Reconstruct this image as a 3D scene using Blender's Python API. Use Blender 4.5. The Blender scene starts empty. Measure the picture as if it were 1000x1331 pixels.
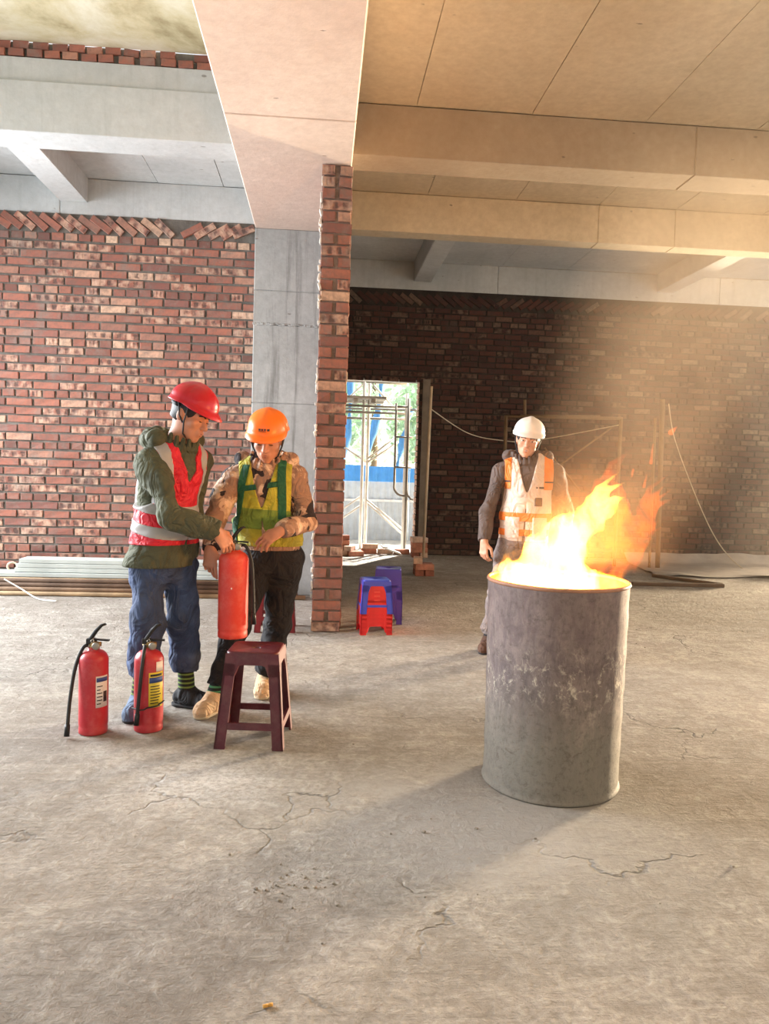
import bpy, math, random
import numpy as np
from mathutils import Vector, Matrix
random.seed(7); RNG = np.random.default_rng(7)
S = bpy.context.scene
COL = S.collection
PI = math.pi

# ------------------------------------------------------------------ camera
cam_d = bpy.data.cameras.new('camera'); cam = bpy.data.objects.new('camera', cam_d); COL.objects.link(cam); S.camera = cam
cam_d.sensor_fit = 'VERTICAL'; cam_d.sensor_height = 36.0
cam_d.lens = 36.0 * 1000.0 / 1331.0                      # focal length 1000 px on a 1331 px tall frame
cam_d.clip_start = 0.05; cam_d.clip_end = 200
yaw, pitch, roll = 0.08307, 0.05861, 0.03012
fw = Vector((math.sin(yaw)*math.cos(pitch), math.cos(yaw)*math.cos(pitch), -math.sin(pitch)))
r0 = Vector((math.cos(yaw), -math.sin(yaw), 0)); u0 = r0.cross(fw)
rt = r0*math.cos(roll) + u0*math.sin(roll); up = -r0*math.sin(roll) + u0*math.cos(roll)
cam.matrix_world = Matrix(((rt.x, up.x, -fw.x, 0), (rt.y, up.y, -fw.y, 0), (rt.z, up.z, -fw.z, 1.31), (0, 0, 0, 1)))

# ------------------------------------------------------------------ world, daylight, exposure
W = bpy.data.worlds.new('sky'); S.world = W; W.use_nodes = True
bg = W.node_tree.nodes['Background']; bg.inputs[0].default_value = (0.86, 0.93, 1.0, 1); bg.inputs[1].default_value = 1.1
def area_light(name, loc, target, sx, sy, power, color):
    d = bpy.data.lights.new(name, 'AREA'); d.shape = 'RECTANGLE'; d.size = sx; d.size_y = sy; d.energy = power; d.color = color
    o = bpy.data.objects.new(name, d); COL.objects.link(o); o.location = loc
    o.rotation_euler = (Vector(target)-Vector(loc)).to_track_quat('-Z', 'Y').to_euler()
    return o
area_light('daylight_right_opening', (23.6, 21.4, 1.4), (1.0, 3.2, 1.4), 3.0, 2.6, 10500, (1.0, 0.77, 0.50)).data.spread = 1.9
area_light('daylight_left_opening', (-5.6, 6.0, 2.2), (0.2, 3.4, 0.1), 4.2, 2.6, 640, (0.92, 0.96, 1.0)).data.spread = 2.5
S.view_settings.view_transform = 'Standard'; S.view_settings.look = 'None'
S.view_settings.gamma = 1.0; S.view_settings.use_curve_mapping = False
S.view_settings.exposure = 0.33

# ------------------------------------------------------------------ materials
def lin(c):
    return tuple(((v/255)/12.92 if v/255 <= 0.04045 else ((v/255+0.055)/1.055)**2.4) for v in c)
class NT:
    def __init__(s, name):
        s.m = bpy.data.materials.new(name); s.m.use_nodes = True; s.t = s.m.node_tree; s.n = s.t.nodes; s.n.clear()
        s.out = s.n.new('ShaderNodeOutputMaterial')
    def node(s, typ, **kw):
        n = s.n.new(typ)
        for k, v in kw.items():
            if k.startswith('i_'):
                key = k[2:]; key = int(key) if key.isdigit() else key
                n.inputs[key].default_value = v
            else: setattr(n, k, v)
        return n
    def link(s, a, b): s.t.links.new(a, b)
    def coords(s, kind='Object', scale=(1, 1, 1), rot=(0, 0, 0)):
        tc = s.node('ShaderNodeTexCoord'); mp = s.node('ShaderNodeMapping')
        mp.inputs['Scale'].default_value = scale; mp.inputs['Rotation'].default_value = rot
        s.link(tc.outputs[kind], mp.inputs[0]); return mp.outputs[0]
    def noise(s, vec, scale, detail=6, rough=0.6, dist=0.0):
        n = s.node('ShaderNodeTexNoise'); n.inputs['Scale'].default_value = scale; n.inputs['Detail'].default_value = detail
        n.inputs['Roughness'].default_value = rough; n.inputs['Distortion'].default_value = dist
        if vec is not None: s.link(vec, n.inputs['Vector'])
        return n.outputs[0]
    def ramp(s, fac, stops, interp='LINEAR'):
        r = s.node('ShaderNodeValToRGB'); cr = r.color_ramp; cr.interpolation = interp
        while len(cr.elements) < len(stops): cr.elements.new(0.5)
        for e, (p, c) in zip(cr.elements, stops):
            e.position = p; c = (c, c, c) if not hasattr(c, '__len__') else c; e.color = (*c, 1)
        s.link(fac, r.inputs[0]); return r.outputs[0]
    def mix(s, fac, a, b, mode='MIX'):
        m = s.node('ShaderNodeMix', data_type='RGBA', blend_type=mode)
        for i, v in ((0, fac), (6, a), (7, b)):
            if hasattr(v, 'type'): s.link(v, m.inputs[i])
            else: m.inputs[i].default_value = v if i == 0 else (*v, 1)
        return m.outputs[2]
    def math(s, op, a, b=0.0, c=None):
        m = s.node('ShaderNodeMath', operation=op)
        for i, v in enumerate((a, b) if c is None else (a, b, c)):
            if hasattr(v, 'type'): s.link(v, m.inputs[i])
            else: m.inputs[i].default_value = v
        return m.outputs[0]
    def sep(s, vec):
        x = s.node('ShaderNodeSeparateXYZ'); s.link(vec, x.inputs[0]); return x.outputs
    def bump(s, h, strength, dist):
        b = s.node('ShaderNodeBump'); b.inputs['Strength'].default_value = strength; b.inputs['Distance'].default_value = dist
        s.link(h, b.inputs['Height']); return b.outputs[0]
    def bsdf(s, color, rough=0.8, metal=0.0, normal=None, **kw):
        p = s.node('ShaderNodeBsdfPrincipled')
        for k, v in (('Base Color', color), ('Roughness', rough), ('Metallic', metal)):
            if hasattr(v, 'type'): s.link(v, p.inputs[k])
            else: p.inputs[k].default_value = (*v, 1) if k == 'Base Color' else v
        if normal is not None: s.link(normal, p.inputs['Normal'])
        for k, v in kw.items(): p.inputs[k].default_value = v
        s.link(p.outputs[0], s.out.inputs[0]); return s.m
def plain(name, rgb, rough=0.7, var=0.12, scale=8.0, metal=0.0, bump=0.15, bdist=0.004, dust=0.0, dustc=(190, 180, 165), **kw):
    t = NT(name); v = t.coords(); n = t.noise(v, scale, 5)
    c = lin(rgb); lo = tuple(x*(1-var*1.6) for x in c); hi = tuple(min(1, x*(1+var*1.6)) for x in c)
    col = t.ramp(n, [(0.3, lo), (0.7, hi)])
    if dust: col = t.mix(t.ramp(t.noise(v, scale*2.3, 7, 0.7), [(0.45, 0.0), (0.72, dust)]), col, lin(dustc))
    return t.bsdf(col, rough, metal, t.bump(t.noise(v, scale*5, 4), bump, bdist), **kw)

def concrete(name, a, b, stain, streak=0.0, scale=1.0, pits=True):
    t = NT(name); v = t.coords()
    big = t.noise(v, 0.9*scale, 6, 0.65, 0.3); fine = t.noise(v, 14*scale, 8, 0.7)
    col = t.ramp(big, [(0.32, lin(a)), (0.66, lin(b))])
    col = t.mix(t.ramp(fine, [(0.35, 0.28), (0.65, 0.0)]), col, lin(stain))
    if streak:
        sv = t.coords(scale=(9, 9, 0.5)); sn = t.noise(sv, 1.4, 6, 0.7)
        col = t.mix(t.ramp(sn, [(0.52, 0.0), (0.75, streak)]), col, lin(stain))
    h = t.math('ADD', t.noise(v, 30*scale, 5), t.math('MULTIPLY', big, 0.6))
    if pits:
        vo = t.node('ShaderNodeTexVoronoi'); vo.inputs['Scale'].default_value = 7.5*scale; t.link(t.coords(scale=(0.45, 1, 1)), vo.inputs['Vector'])
        sel = t.math('GREATER_THAN', t.sep(vo.outputs['Color'])[0], 0.5)
        nz = t.math('ADD', vo.outputs['Distance'], t.math('MULTIPLY', t.noise(v, 40, 2), 0.10))
        pit = t.math('MULTIPLY', sel, t.ramp(nz, [(0.09, 1.0), (0.13, 0.0)]))
        col = t.mix(t.math('MULTIPLY', pit, 0.6), col, lin((95, 85, 75)))
        h = t.math('SUBTRACT', h, pit)
    return t.bsdf(col, 0.92, 0, t.bump(h, 0.35, 0.006))

M = {}
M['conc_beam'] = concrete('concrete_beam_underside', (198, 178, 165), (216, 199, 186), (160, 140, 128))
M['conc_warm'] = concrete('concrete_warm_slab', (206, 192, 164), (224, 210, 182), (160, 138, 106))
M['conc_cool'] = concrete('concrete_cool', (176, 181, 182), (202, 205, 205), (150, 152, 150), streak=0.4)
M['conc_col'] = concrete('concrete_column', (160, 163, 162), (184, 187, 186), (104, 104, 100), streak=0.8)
M['conc_tan_shaded'] = concrete('concrete_tan_beam_shaded', (160, 142, 120), (180, 163, 140), (140, 118, 92))  # concrete much like the slab's, darkened in colour for the beam's shaded front
t = NT('water_stained_slab'); v = t.coords()
n1 = t.noise(v, 1.3, 7, 0.66, 0.35); n2 = t.noise(v, 2.1, 7, 0.7, 0.3)
c = t.ramp(n1, [(0.34, lin((150, 138, 104))), (0.46, lin((190, 181, 148))), (0.60, lin((208, 204, 184)))])
c = t.mix(t.ramp(n2, [(0.54, 0.0), (0.72, 0.55)]), c, lin((138, 124, 90)))
M['stain_slab'] = t.bsdf(c, 0.9, 0, t.bump(t.noise(v, 25, 5), 0.3, 0.005))

# floor: screeded rough concrete, dusty
t = NT('rough_concrete_floor'); v = t.coords()
n1 = t.noise(v, 0.55, 7, 0.62, 0.6); n2 = t.noise(v, 4.0, 8, 0.72, 0.4); n3 = t.noise(v, 38, 6, 0.75)
sv = t.coords(scale=(0.7, 5.0, 1), rot=(0, 0, 0.55)); st = t.noise(sv, 2.2, 6, 0.7, 0.8)
sv2 = t.coords(scale=(6.0, 0.6, 1), rot=(0, 0, 0.35)); st2 = t.noise(sv2, 1.6, 5, 0.65, 0.5)
c = t.ramp(n1, [(0.3, lin((142, 135, 126))), (0.5, lin((172, 165, 156))), (0.7, lin((196, 190, 181)))])
c = t.mix(t.ramp(n2, [(0.40, 0.6), (0.60, 0.0)]), c, lin((130, 121, 110)))
c = t.mix(t.ramp(st, [(0.52, 0.0), (0.72, 0.45)]), c, lin((203, 195, 182)))
c = t.mix(t.ramp(st2, [(0.58, 0.0), (0.70, 0.22)]), c, lin((116, 107, 95)))
c = t.mix(t.ramp(n3, [(0.38, 0.5), (0.58, 0.0)]), c, lin((112, 105, 95)))
n5 = t.noise(v, 13, 6, 0.68, 0.8); c = t.mix(t.ramp(n5, [(0.36, 0.45), (0.54, 0.0)]), c, lin((122, 114, 104))); c = t.mix(t.ramp(n5, [(0.58, 0.0), (0.72, 0.4)]), c, lin((208, 203, 195)))
nw = t.node('ShaderNodeVectorMath', operation='ADD'); nn = t.node('ShaderNodeTexNoise'); nn.inputs['Scale'].default_value = 2.2; nn.inputs['Detail'].default_value = 5; t.link(v, nn.inputs['Vector']); t.link(v, nw.inputs[0]); t.link(nn.outputs['Color'], nw.inputs[1])
vo = t.node('ShaderNodeTexVoronoi', feature='DISTANCE_TO_EDGE'); vo.inputs['Scale'].default_value = 0.9; t.link(nw.outputs[0], vo.inputs['Vector'])
crack = t.math('MULTIPLY', t.ramp(vo.outputs['Distance'], [(0.002, 1.0), (0.010, 0.0)]), t.ramp(t.noise(v, 1.3, 3), [(0.50, 0.0), (0.60, 1.0)]))
c = t.mix(t.math('MULTIPLY', crack, 0.7), c, lin((84, 78, 70)))
scu = t.noise(t.coords(scale=(1.0, 9.0, 1), rot=(0, 0, -0.9)), 3.0, 7, 0.75, 1.5)
c = t.mix(t.ramp(scu, [(0.56, 0.0), (0.70, 0.4)]), c, lin((118, 110, 100)))
px = t.sep(t.coords())
def spot(cx, cy, rx, ry):
    dx = t.math('DIVIDE', t.math('SUBTRACT', px[0], cx), rx); dy = t.math('DIVIDE', t.math('SUBTRACT', px[1], cy), ry)
    d = t.math('SQRT', t.math('ADD', t.math('MULTIPLY', dx, dx), t.math('MULTIPLY', dy, dy)))
    return t.ramp(t.math('ADD', d, t.math('MULTIPLY', t.math('SUBTRACT', n2, 0.5), 2.6)), [(0.25, 1.0), (1.05, 0.0)])
c = t.mix(t.math('MULTIPLY', t.math('MULTIPLY', spot(-0.42, 3.12, 0.34, 0.30), t.ramp(n3, [(0.4, 0.35), (0.6, 1.0)])), 0.5), c, lin((222, 220, 216)))     # spilt extinguisher powder
c = t.mix(t.math('MULTIPLY', spot(0.72, 2.75, 0.75, 0.60), 0.7), c, lin((178, 174, 168)))       # grey slurry round the drum
wv = t.node('ShaderNodeTexWave', wave_type='BANDS'); wv.inputs['Scale'].default_value = 2.5; wv.inputs['Distortion'].default_value = 9
wv.inputs['Detail'].default_value = 3; t.link(t.coords(scale=(1, 0.35, 1), rot=(0, 0, 0.5)), wv.inputs['Vector'])
h = t.math('ADD', t.math('ADD', n3, t.math('MULTIPLY', n2, 1.6)), t.math('MULTIPLY', wv.outputs[1], 0.10))
h = t.math('SUBTRACT', t.math('ADD', h, t.math('MULTIPLY', st, 0.9)), t.math('ADD', t.math('MULTIPLY', crack, 1.5), t.math('MULTIPLY', scu, 0.8)))
M['floor'] = t.bsdf(c, 0.93, 0, t.bump(t.math('ADD', h, t.math('MULTIPLY', n5, 1.3)), 0.75, 0.024))

# brick: per-brick tint and hollow-core marks come from mesh attributes
def brick_mat(name, mul=1.0):
    t = NT(name)
    at = t.node('ShaderNodeAttribute', attribute_name='tint'); ho = t.node('ShaderNodeAttribute', attribute_name='hollow')
    oi = t.node('ShaderNodeObjectInfo')
    f = t.math('FRACT', t.math('ADD', at.outputs['Fac'], t.math('MULTIPLY', oi.outputs['Random'], 0.37)))
    k = lambda c: tuple(x*mul for x in lin(c))
    c = t.ramp(f, [(0.0, k((112, 74, 66))), (0.3, k((146, 92, 78))), (0.55, k((164, 104, 86))), (0.74, k((130, 84, 76))), (0.86, k((184, 136, 114))), (1.0, k((214, 182, 156)))])
    v = t.coords(); n = t.noise(v, 22, 6, 0.7)
    c = t.mix(t.ramp(n, [(0.35, 0.55), (0.6, 0.0)]), c, k((104, 88, 80)))
    uv = t.node('ShaderNodeUVMap', uv_map='UVMap'); dn = t.node('ShaderNodeTexNoise'); dn.inputs['Scale'].default_value = 13; dn.inputs['Detail'].default_value = 4; t.link(t.node('ShaderNodeNewGeometry').outputs['Position'], dn.inputs['Vector'])
    mx = t.node('ShaderNodeMix', data_type='VECTOR'); mx.inputs[0].default_value = 0.16; t.link(uv.outputs[0], mx.inputs[4]); t.link(dn.outputs['Color'], mx.inputs[5]); s = t.sep(mx.outputs[1])
    wn = dn.outputs[0]
    cell = t.math('FRACT', t.math('ADD', t.math('MULTIPLY', t.math('ADD', s[0], t.math('MULTIPLY', n, 0.16)), 3.3), t.math('MULTIPLY', oi.outputs['Random'], 1.0)))
    band = t.ramp(cell, [(0.28, 1.0), (0.42, 0.0), (0.78, 0.0), (0.92, 1.0)])
    mid = t.ramp(t.math('ABSOLUTE', t.math('SUBTRACT', s[1], 0.5)), [(0.30, 1.0), (0.42, 0.0)])
    dark = t.math('MULTIPLY', t.math('MULTIPLY', band, mid), ho.outputs['Fac'])
    pale = t.math('MULTIPLY', ho.outputs['Fac'], t.ramp(wn, [(0.35, 0.7), (0.6, 0.0)])); c = t.mix(pale, c, k((206, 172, 148)))
    wp = t.noise(t.node('ShaderNodeNewGeometry').outputs['Position'], 3.4, 8, 0.78); c = t.mix(t.ramp(wp, [(0.50, 0.0), (0.66, 0.62)]), c, k((128, 120, 112)))
    c = t.mix(t.math('MULTIPLY', dark, t.ramp(wn, [(0.40, 0.0), (0.62, 0.9)])), c, k((84, 66, 60)))
    h = t.math('SUBTRACT', t.noise(v, 60, 5, 0.7), t.math('MULTIPLY', dark, 1.5))
    return t.bsdf(c, 0.9, 0, t.bump(h, 0.5, 0.004))
M['brick'] = brick_mat('fired_brick'); M['brick_back'] = brick_mat('fired_brick_sooty_shaded', 0.25)  # far-wall brick colour darkened for soot and for the weak light there
M['mortar'] = plain('cement_mortar', (104, 99, 93), 0.95, 0.25, 6, bump=0.6, bdist=0.01)
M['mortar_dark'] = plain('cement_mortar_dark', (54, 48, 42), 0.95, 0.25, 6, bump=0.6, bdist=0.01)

M['mortar_end'] = plain('cement_mortar_end', (112, 98, 90), 0.95, 0.25, 9, bump=0.8, bdist=0.012)

# ------------------------------------------------------------------ mesh helpers
def tag(o, label=None, cat=None, group=None, kind=None):
    for k, v in (('label', label), ('category', cat), ('group', group), ('kind', kind)):
        if v: o[k] = v
    return o
def empty(name, loc, label, cat, group=None, rz=0.0, kind=None):
    o = bpy.data.objects.new(name, None); COL.objects.link(o); o.location = loc; o.rotation_euler.z = rz
    o.empty_display_size = 0.1
    return tag(o, label, cat, group, kind)
def np_mesh(name, V, Q, mats, mi=None, smooth=True):
    V = np.asarray(V, np.float32); Q = np.asarray(Q, np.int32)
    me = bpy.data.meshes.new(name); k = Q.shape[1]
    me.vertices.add(len(V)); me.vertices.foreach_set('co', V.ravel())
    me.loops.add(Q.size); me.loops.foreach_set('vertex_index', Q.ravel())
    me.polygons.add(len(Q)); me.polygons.foreach_set('loop_start', np.arange(0, Q.size, k, dtype=np.int32))
    me.polygons.foreach_set('use_smooth', np.full(len(Q), smooth))
    for m in (mats if isinstance(mats, (list, tuple)) else [mats]): me.materials.append(m)
    if mi is not None: me.polygons.foreach_set('material_index', np.asarray(mi, np.int32))
    me.update(calc_edges=True); return me
def link(name, me, parent=None, loc=None):
    o = bpy.data.objects.new(name, me); COL.objects.link(o)
    if parent is not None: o.parent = parent
    if loc is not None: o.location = loc
    return o
class MB:
    """collects simple shapes into one mesh"""
    def __init__(s): s.v = []; s.f = []; s.sm = []
    def add(s, vs, fs, smooth=False):
        b = len(s.v); s.v += [tuple(p) for p in vs]; s.f += [tuple(i+b for i in f) for f in fs]; s.sm += [smooth]*len(fs); return s
    def box(s, x0, x1, y0, y1, z0, z1):
        return s.hexa([(x0, y0, z0), (x1, y0, z0), (x1, y1, z0), (x0, y1, z0)], [(x0, y0, z1), (x1, y0, z1), (x1, y1, z1), (x0, y1, z1)])
    def hexa(s, bot, top):
        return s.add(list(bot)+list(top), [(3, 2, 1, 0), (4, 5, 6, 7), (0, 1, 5, 4), (1, 2, 6, 5), (2, 3, 7, 6), (3, 0, 4, 7)])
    def rbox(s, c, h, R=None, ch=0.15):
        """chamfered box: centre, half sizes, rotation, chamfer as a share of the smallest half size"""
        e = min(h)*ch; vs = []
        for sx in (-1, 1):
            for sy in (-1, 1):
                for sz in (-1, 1):
                    for ax in range(3):
                        q = [sx*(h[0]-e), sy*(h[1]-e), sz*(h[2]-e)]; q[ax] += (sx, sy, sz)[ax]*e; vs.append(q)
        if R is not None: vs = [R @ Vector(q) for q in vs]
        vs = [(q[0]+c[0], q[1]+c[1], q[2]+c[2]) for q in vs]
        I = lambda x, y, z, a: ((x*2+y)*2+z)*3+a
        fs = []
        for x in (0, 1):
            l = [I(x, 0, 0, 0), I(x, 1, 0, 0), I(x, 1, 1, 0), I(x, 0, 1, 0)]; fs.append(l if x else l[::-1])
            l = [I(0, x, 0, 1), I(0, x, 1, 1), I(1, x, 1, 1), I(1, x, 0, 1)]; fs.append(l if x else l[::-1])
            l = [I(0, 0, x, 2), I(1, 0, x, 2), I(1, 1, x, 2), I(0, 1, x, 2)]; fs.append(l if x else l[::-1])
        for a in (0, 1):
            for b in (0, 1):
                def fl(l, flip): fs.append(l[::-1] if flip else l)
                fl([I(a, b, 0, 0), I(a, b, 0, 1), I(a, b, 1, 1), I(a, b, 1, 0)], a != b)
                fl([I(a, 0, b, 0), I(a, 1, b, 0), I(a, 1, b, 2), I(a, 0, b, 2)], a == b)
                fl([I(0, a, b, 1), I(0, a, b, 2), I(1, a, b, 2), I(1, a, b, 1)], a != b)
                for z in (0, 1):
                    fl([I(a, b, z, 0), I(a, b, z, 1), I(a, b, z, 2)], (a+b+z) % 2 == 0)
        return s.add(vs, fs)
    def tube(s, pts, r, n=10, caps=True, r1=None):
        P = [Vector(p) for p in pts]; rings = []; N = None
        for i, p in enumerate(P):
            d = (P[min(i+1, len(P)-1)]-P[max(i-1, 0)]).normalized()
            if N is None: N = d.orthogonal().normalized()
            else: N = (N - d*N.dot(d)).normalized()
            B = d.cross(N); rr = r if r1 is None else r+(r1-r)*i/(len(P)-1)
            rings.append([p + (N*math.cos(2*PI*k/n)+B*math.sin(2*PI*k/n))*rr for k in range(n)])
        vs = [q for ring in rings for q in ring]; fs = []
        for i in range(len(P)-1):
            for k in range(n): fs.append((i*n+k, i*n+(k+1) % n, (i+1)*n+(k+1) % n, (i+1)*n+k))
        s.add(vs, fs, True)
        if caps:
            b = len(s.v)-len(vs); s.f.append(tuple(b+k for k in range(n))[::-1]); s.f.append(tuple(b+(len(P)-1)*n+k for k in range(n))); s.sm += [False, False]
        return s
    def lathe(s, prof, n=40, c=(0, 0, 0), wob=None, a0=0.0, a1=2*PI):
        full = abs(a1-a0-2*PI) < 1e-6; m = n if full else n+1; vs = []; fs = []
        for r, z in prof:
            for k in range(m):
                a = a0+(a1-a0)*k/n; rr = r*(1+(wob(a, z) if wob else 0)); vs.append((c[0]+rr*math.cos(a), c[1]+rr*math.sin(a), c[2]+z))
        for i in range(len(prof)-1):
            for k in range(n):
                k2 = (k+1) % m; fs.append((i*m+k, i*m+k2, (i+1)*m+k2, (i+1)*m+k))
        return s.add(vs, fs, True)
    def mesh(s, name, mat):
        me = bpy.data.meshes.new(name); me.from_pydata(s.v, [], s.f); me.polygons.foreach_set('use_smooth', s.sm)
        for m in (mat if isinstance(mat, (list, tuple)) else [mat]): me.materials.append(m)
        me.update(); return me
    def build(s, name, mat, parent=None, loc=None): return link(name, s.mesh(name, mat), parent, loc)
def struct(name, mb, mat, label, cat, loc=None):
    return tag(mb.build(name, mat, None, loc), label, cat, None, 'structure')
def cpy(o, parent=None, loc=None, rz=None):
    c = o.copy(); COL.objects.link(c)
    if parent is not None: c.parent = parent
    if loc is not None: c.location = loc
    if rz is not None: c.rotation_euler.z = rz
    for ch in list(KIDS.get(o.name, ())): cpy(ch, c)
    return c
KIDS = {}
def note_kids(root):
    for o in COL.objects:
        if o.parent is not None:
            l = KIDS.setdefault(o.parent.name, [])
            if o not in l: l.append(o)
# ------------------------------------------------------------------ structure: floor, slabs, beams, column
def nz2(x, y, f, ph):
    return np.sin(x*f+ph)*np.cos(y*f*1.13+ph*2.1)+0.5*np.sin(x*f*2.3+y*f*1.7+ph*3.3)
gx = np.linspace(-7.5, 10.5, 181); gy = np.linspace(-4.0, 11.9, 160)
GX, GY = np.meshgrid(gx, gy); GZ = np.clip(0.0025*nz2(GX, GY, 1.9, 0.4)+0.0015*nz2(GX, GY, 6.1, 1.9), -0.006, 0.0) - 0.0005
vv = np.stack([GX, GY, GZ], -1).reshape(-1, 3); nx, ny = len(gx), len(gy)
ii = (np.arange(ny-1)[:, None]*nx+np.arange(nx-1)).ravel()
fl = link('floor', np_mesh('floor', vv, np.stack([ii, ii+1, ii+1+nx, ii+nx], 1), M['floor']))
tag(fl, 'rough dusty grey concrete floor of the unfinished hall', 'floor', None, 'structure')

def slab_panels(parent, xs, y0, y1, z, mat, gap=0.006, th=0.018):
    for i in range(len(xs)-1):
        dz = random.uniform(0, 0.004)
        MB().box(xs[i]+gap/2, xs[i+1]-gap/2, y0, y1, z-dz, z+th).build('panel', mat, parent)
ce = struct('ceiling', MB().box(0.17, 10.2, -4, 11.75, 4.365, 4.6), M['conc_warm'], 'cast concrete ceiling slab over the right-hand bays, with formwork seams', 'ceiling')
slab_panels(ce, [0.172, 0.72, 1.712, 2.712, 3.72, 4.73, 5.74, 6.75, 10.1], -3.9, 6.63, 4.35, M['conc_warm'])
slab_panels(ce, [0.172, 1.1, 2.1, 3.06, 3.97, 5.0, 6.0, 7.0, 10.1], 7.0, 8.70, 4.35, M['conc_warm'])
slab_panels(ce, [0.172, 1.29, 2.6, 3.6, 5.0, 6.0, 7.0, 10.1], 8.93, 11.5, 4.35, M['conc_cool'])
ce2 = struct('ceiling.001', MB().box(-7, -0.70, -4, 6.40, 4.525, 4.7), M['stain_slab'], 'water-stained greenish slab above the left bay', 'ceiling')
ce3 = struct('ceiling.002', MB().box(-7, -0.70, 6.69, 8.3, 4.08, 4.3), M['conc_cool'], 'pale recessed slab between the left cross beam and the left brick wall', 'ceiling')
slab_panels(ce3, [-7, -4.5, -3.4, -2.375, -1.695, -1.05, -0.70], 6.69, 8.0, 4.066, M['conc_cool'])

def beam(name, xs, y0, y1, z0, z1, mat, label, gap=0.008, ledge=None):
    o = struct(name, MB().box(xs[0], xs[-1], y0+0.01, y1-0.01, z0+0.01, z1), mat, label, 'beam')
    for i in range(len(xs)-1):
        MB().rbox(((xs[i]+xs[i+1])/2, (y0+y1)/2, (z0+z1)/2), ((xs[i+1]-xs[i]-gap)/2, (y1-y0)/2, (z1-z0)/2-0.001), None, 0.04).build('panel', mat, o)
    return o
beam('concrete_beam', [0.173, 3.174, 6.2, 10.1], 6.63, 7.0, 3.926, 4.348, M['conc_tan_shaded'], 'nearest tan concrete cross beam under the right-hand ceiling, its colour darkened for shade')
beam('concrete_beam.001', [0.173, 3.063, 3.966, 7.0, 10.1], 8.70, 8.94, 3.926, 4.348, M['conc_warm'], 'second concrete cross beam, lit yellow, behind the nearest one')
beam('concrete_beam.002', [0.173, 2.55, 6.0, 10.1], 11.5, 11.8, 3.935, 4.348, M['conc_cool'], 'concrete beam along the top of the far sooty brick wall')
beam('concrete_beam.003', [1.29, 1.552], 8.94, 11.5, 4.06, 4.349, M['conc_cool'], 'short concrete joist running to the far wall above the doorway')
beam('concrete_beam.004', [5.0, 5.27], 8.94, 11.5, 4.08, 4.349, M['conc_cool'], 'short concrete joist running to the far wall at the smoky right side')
o = struct('concrete_beam.005', MB().box(-7, -0.70, 6.40, 6.68, 3.85, 4.39), M['conc_cool'], 'white streaked cross beam of the left bay with two brick courses on top', 'beam')
MB().rbox((-3.85, 6.52, 4.02), (3.15, 0.17, 0.193), None, 0.03).build('panel', M['conc_cool'], o)
MB().rbox((-3.85, 6.535, 4.30), (3.15, 0.155, 0.099), None, 0.03).build('panel', M['conc_cool'], o)
beam('concrete_beam.006', [-7, -2.64, -0.701], 8.0, 8.28, 3.712, 4.064, M['conc_cool'], 'pale concrete beam along the top of the left brick wall')
beam('concrete_beam.007', [-2.645, -2.37], 6.69, 8.0, 3.832, 4.064, M['conc_cool'], 'short white joist between the left cross beam and the left brick wall')
bb = struct('concrete_beam.008', MB().box(-0.69, 0.165, -4, 11.5, 3.60, 4.62), M['conc_beam'], 'wide pale concrete main beam running overhead towards the grey column', 'beam')
for a, b in ((-4, 1.6), (1.6, 5.24), (5.24, 7.7)):
    MB().rbox((-0.264, (a+b)/2, 4.09), (0.436, (b-a-0.007)/2, 0.507), None, 0.02).build('panel', M['conc_beam'], bb)
struct('wall_light_block', MB().box(-1.6, 10.2, -4.1, -3.9, 0, 4.6), M['conc_col'], 'plain concrete wall added unseen behind the viewpoint to cut front light', 'wall')  # added out of view to keep light off the camera-facing sides
cl = struct('concrete_column', MB().box(-0.69, 0.16, 7.69, 8.55, 0, 3.583), M['conc_col'], 'grey concrete column between the left brick wall and the thin brick pillar', 'column')
for a, b in ((-0.0, 0.95), (0.953, 1.9), (1.903, 2.66), (2.672, 2.985), (2.995, 3.582)):
    MB().rbox((-0.264, 8.115, (a+b)/2), (0.436, 0.435, (b-a)/2), None, 0.015).build('panel', M['conc_col'], cl)
sm = MB()
for k in range(46):
    x = -0.69+0.85*k/45; sm.rbox((x, 7.684, 2.667+random.uniform(-0.008, 0.008)), (random.uniform(0.01, 0.02), random.uniform(0.006, 0.014), random.uniform(0.005, 0.014)), None, 0.3)
sm.build('pour_joint', M['conc_col'], cl)

# ------------------------------------------------------------------ bricks
def brick_arrays(L, H, D, y0=0.0, jit=0.004, rot=0.0, cx=0.0, cz=0.0):
    """front face toward -Y, back at y0; local x along the brick. returns verts, quads, uvs"""
    c = 0.004; e = lambda: random.uniform(-jit, jit)
    b = [(-L/2, -H/2), (L/2, -H/2), (L/2, H/2), (-L/2, H/2)]
    f = [(x*(1-2*c/L)+e()*0.6, z*(1-2*c/H)+e()*0.5) for x, z in b]
    vs = [(x, y0, z) for x, z in b]+[(x, y0-D+c*0.8, z) for x, z in b]+[(x, y0-D+e()*0.9, z) for x, z in f]
    if rot:
        ca, sa = math.cos(rot), math.sin(rot); vs = [(x*ca-z*sa, y, x*sa+z*ca) for x, y, z in vs]
    vs = [(x+cx, y, z+cz) for x, y, z in vs]
    fs = []
    for i in range(4):
        j = (i+1) % 4; fs.append((i, j, 4+j, 4+i)); fs.append((4+i, 4+j, 8+j, 8+i))
    fs.append((8, 9, 10, 11))
    uv0 = [((x/L)+0.5, (z/H)+0.5) for x, z in b]; uv = uv0*3
    return vs, fs, uv
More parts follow.
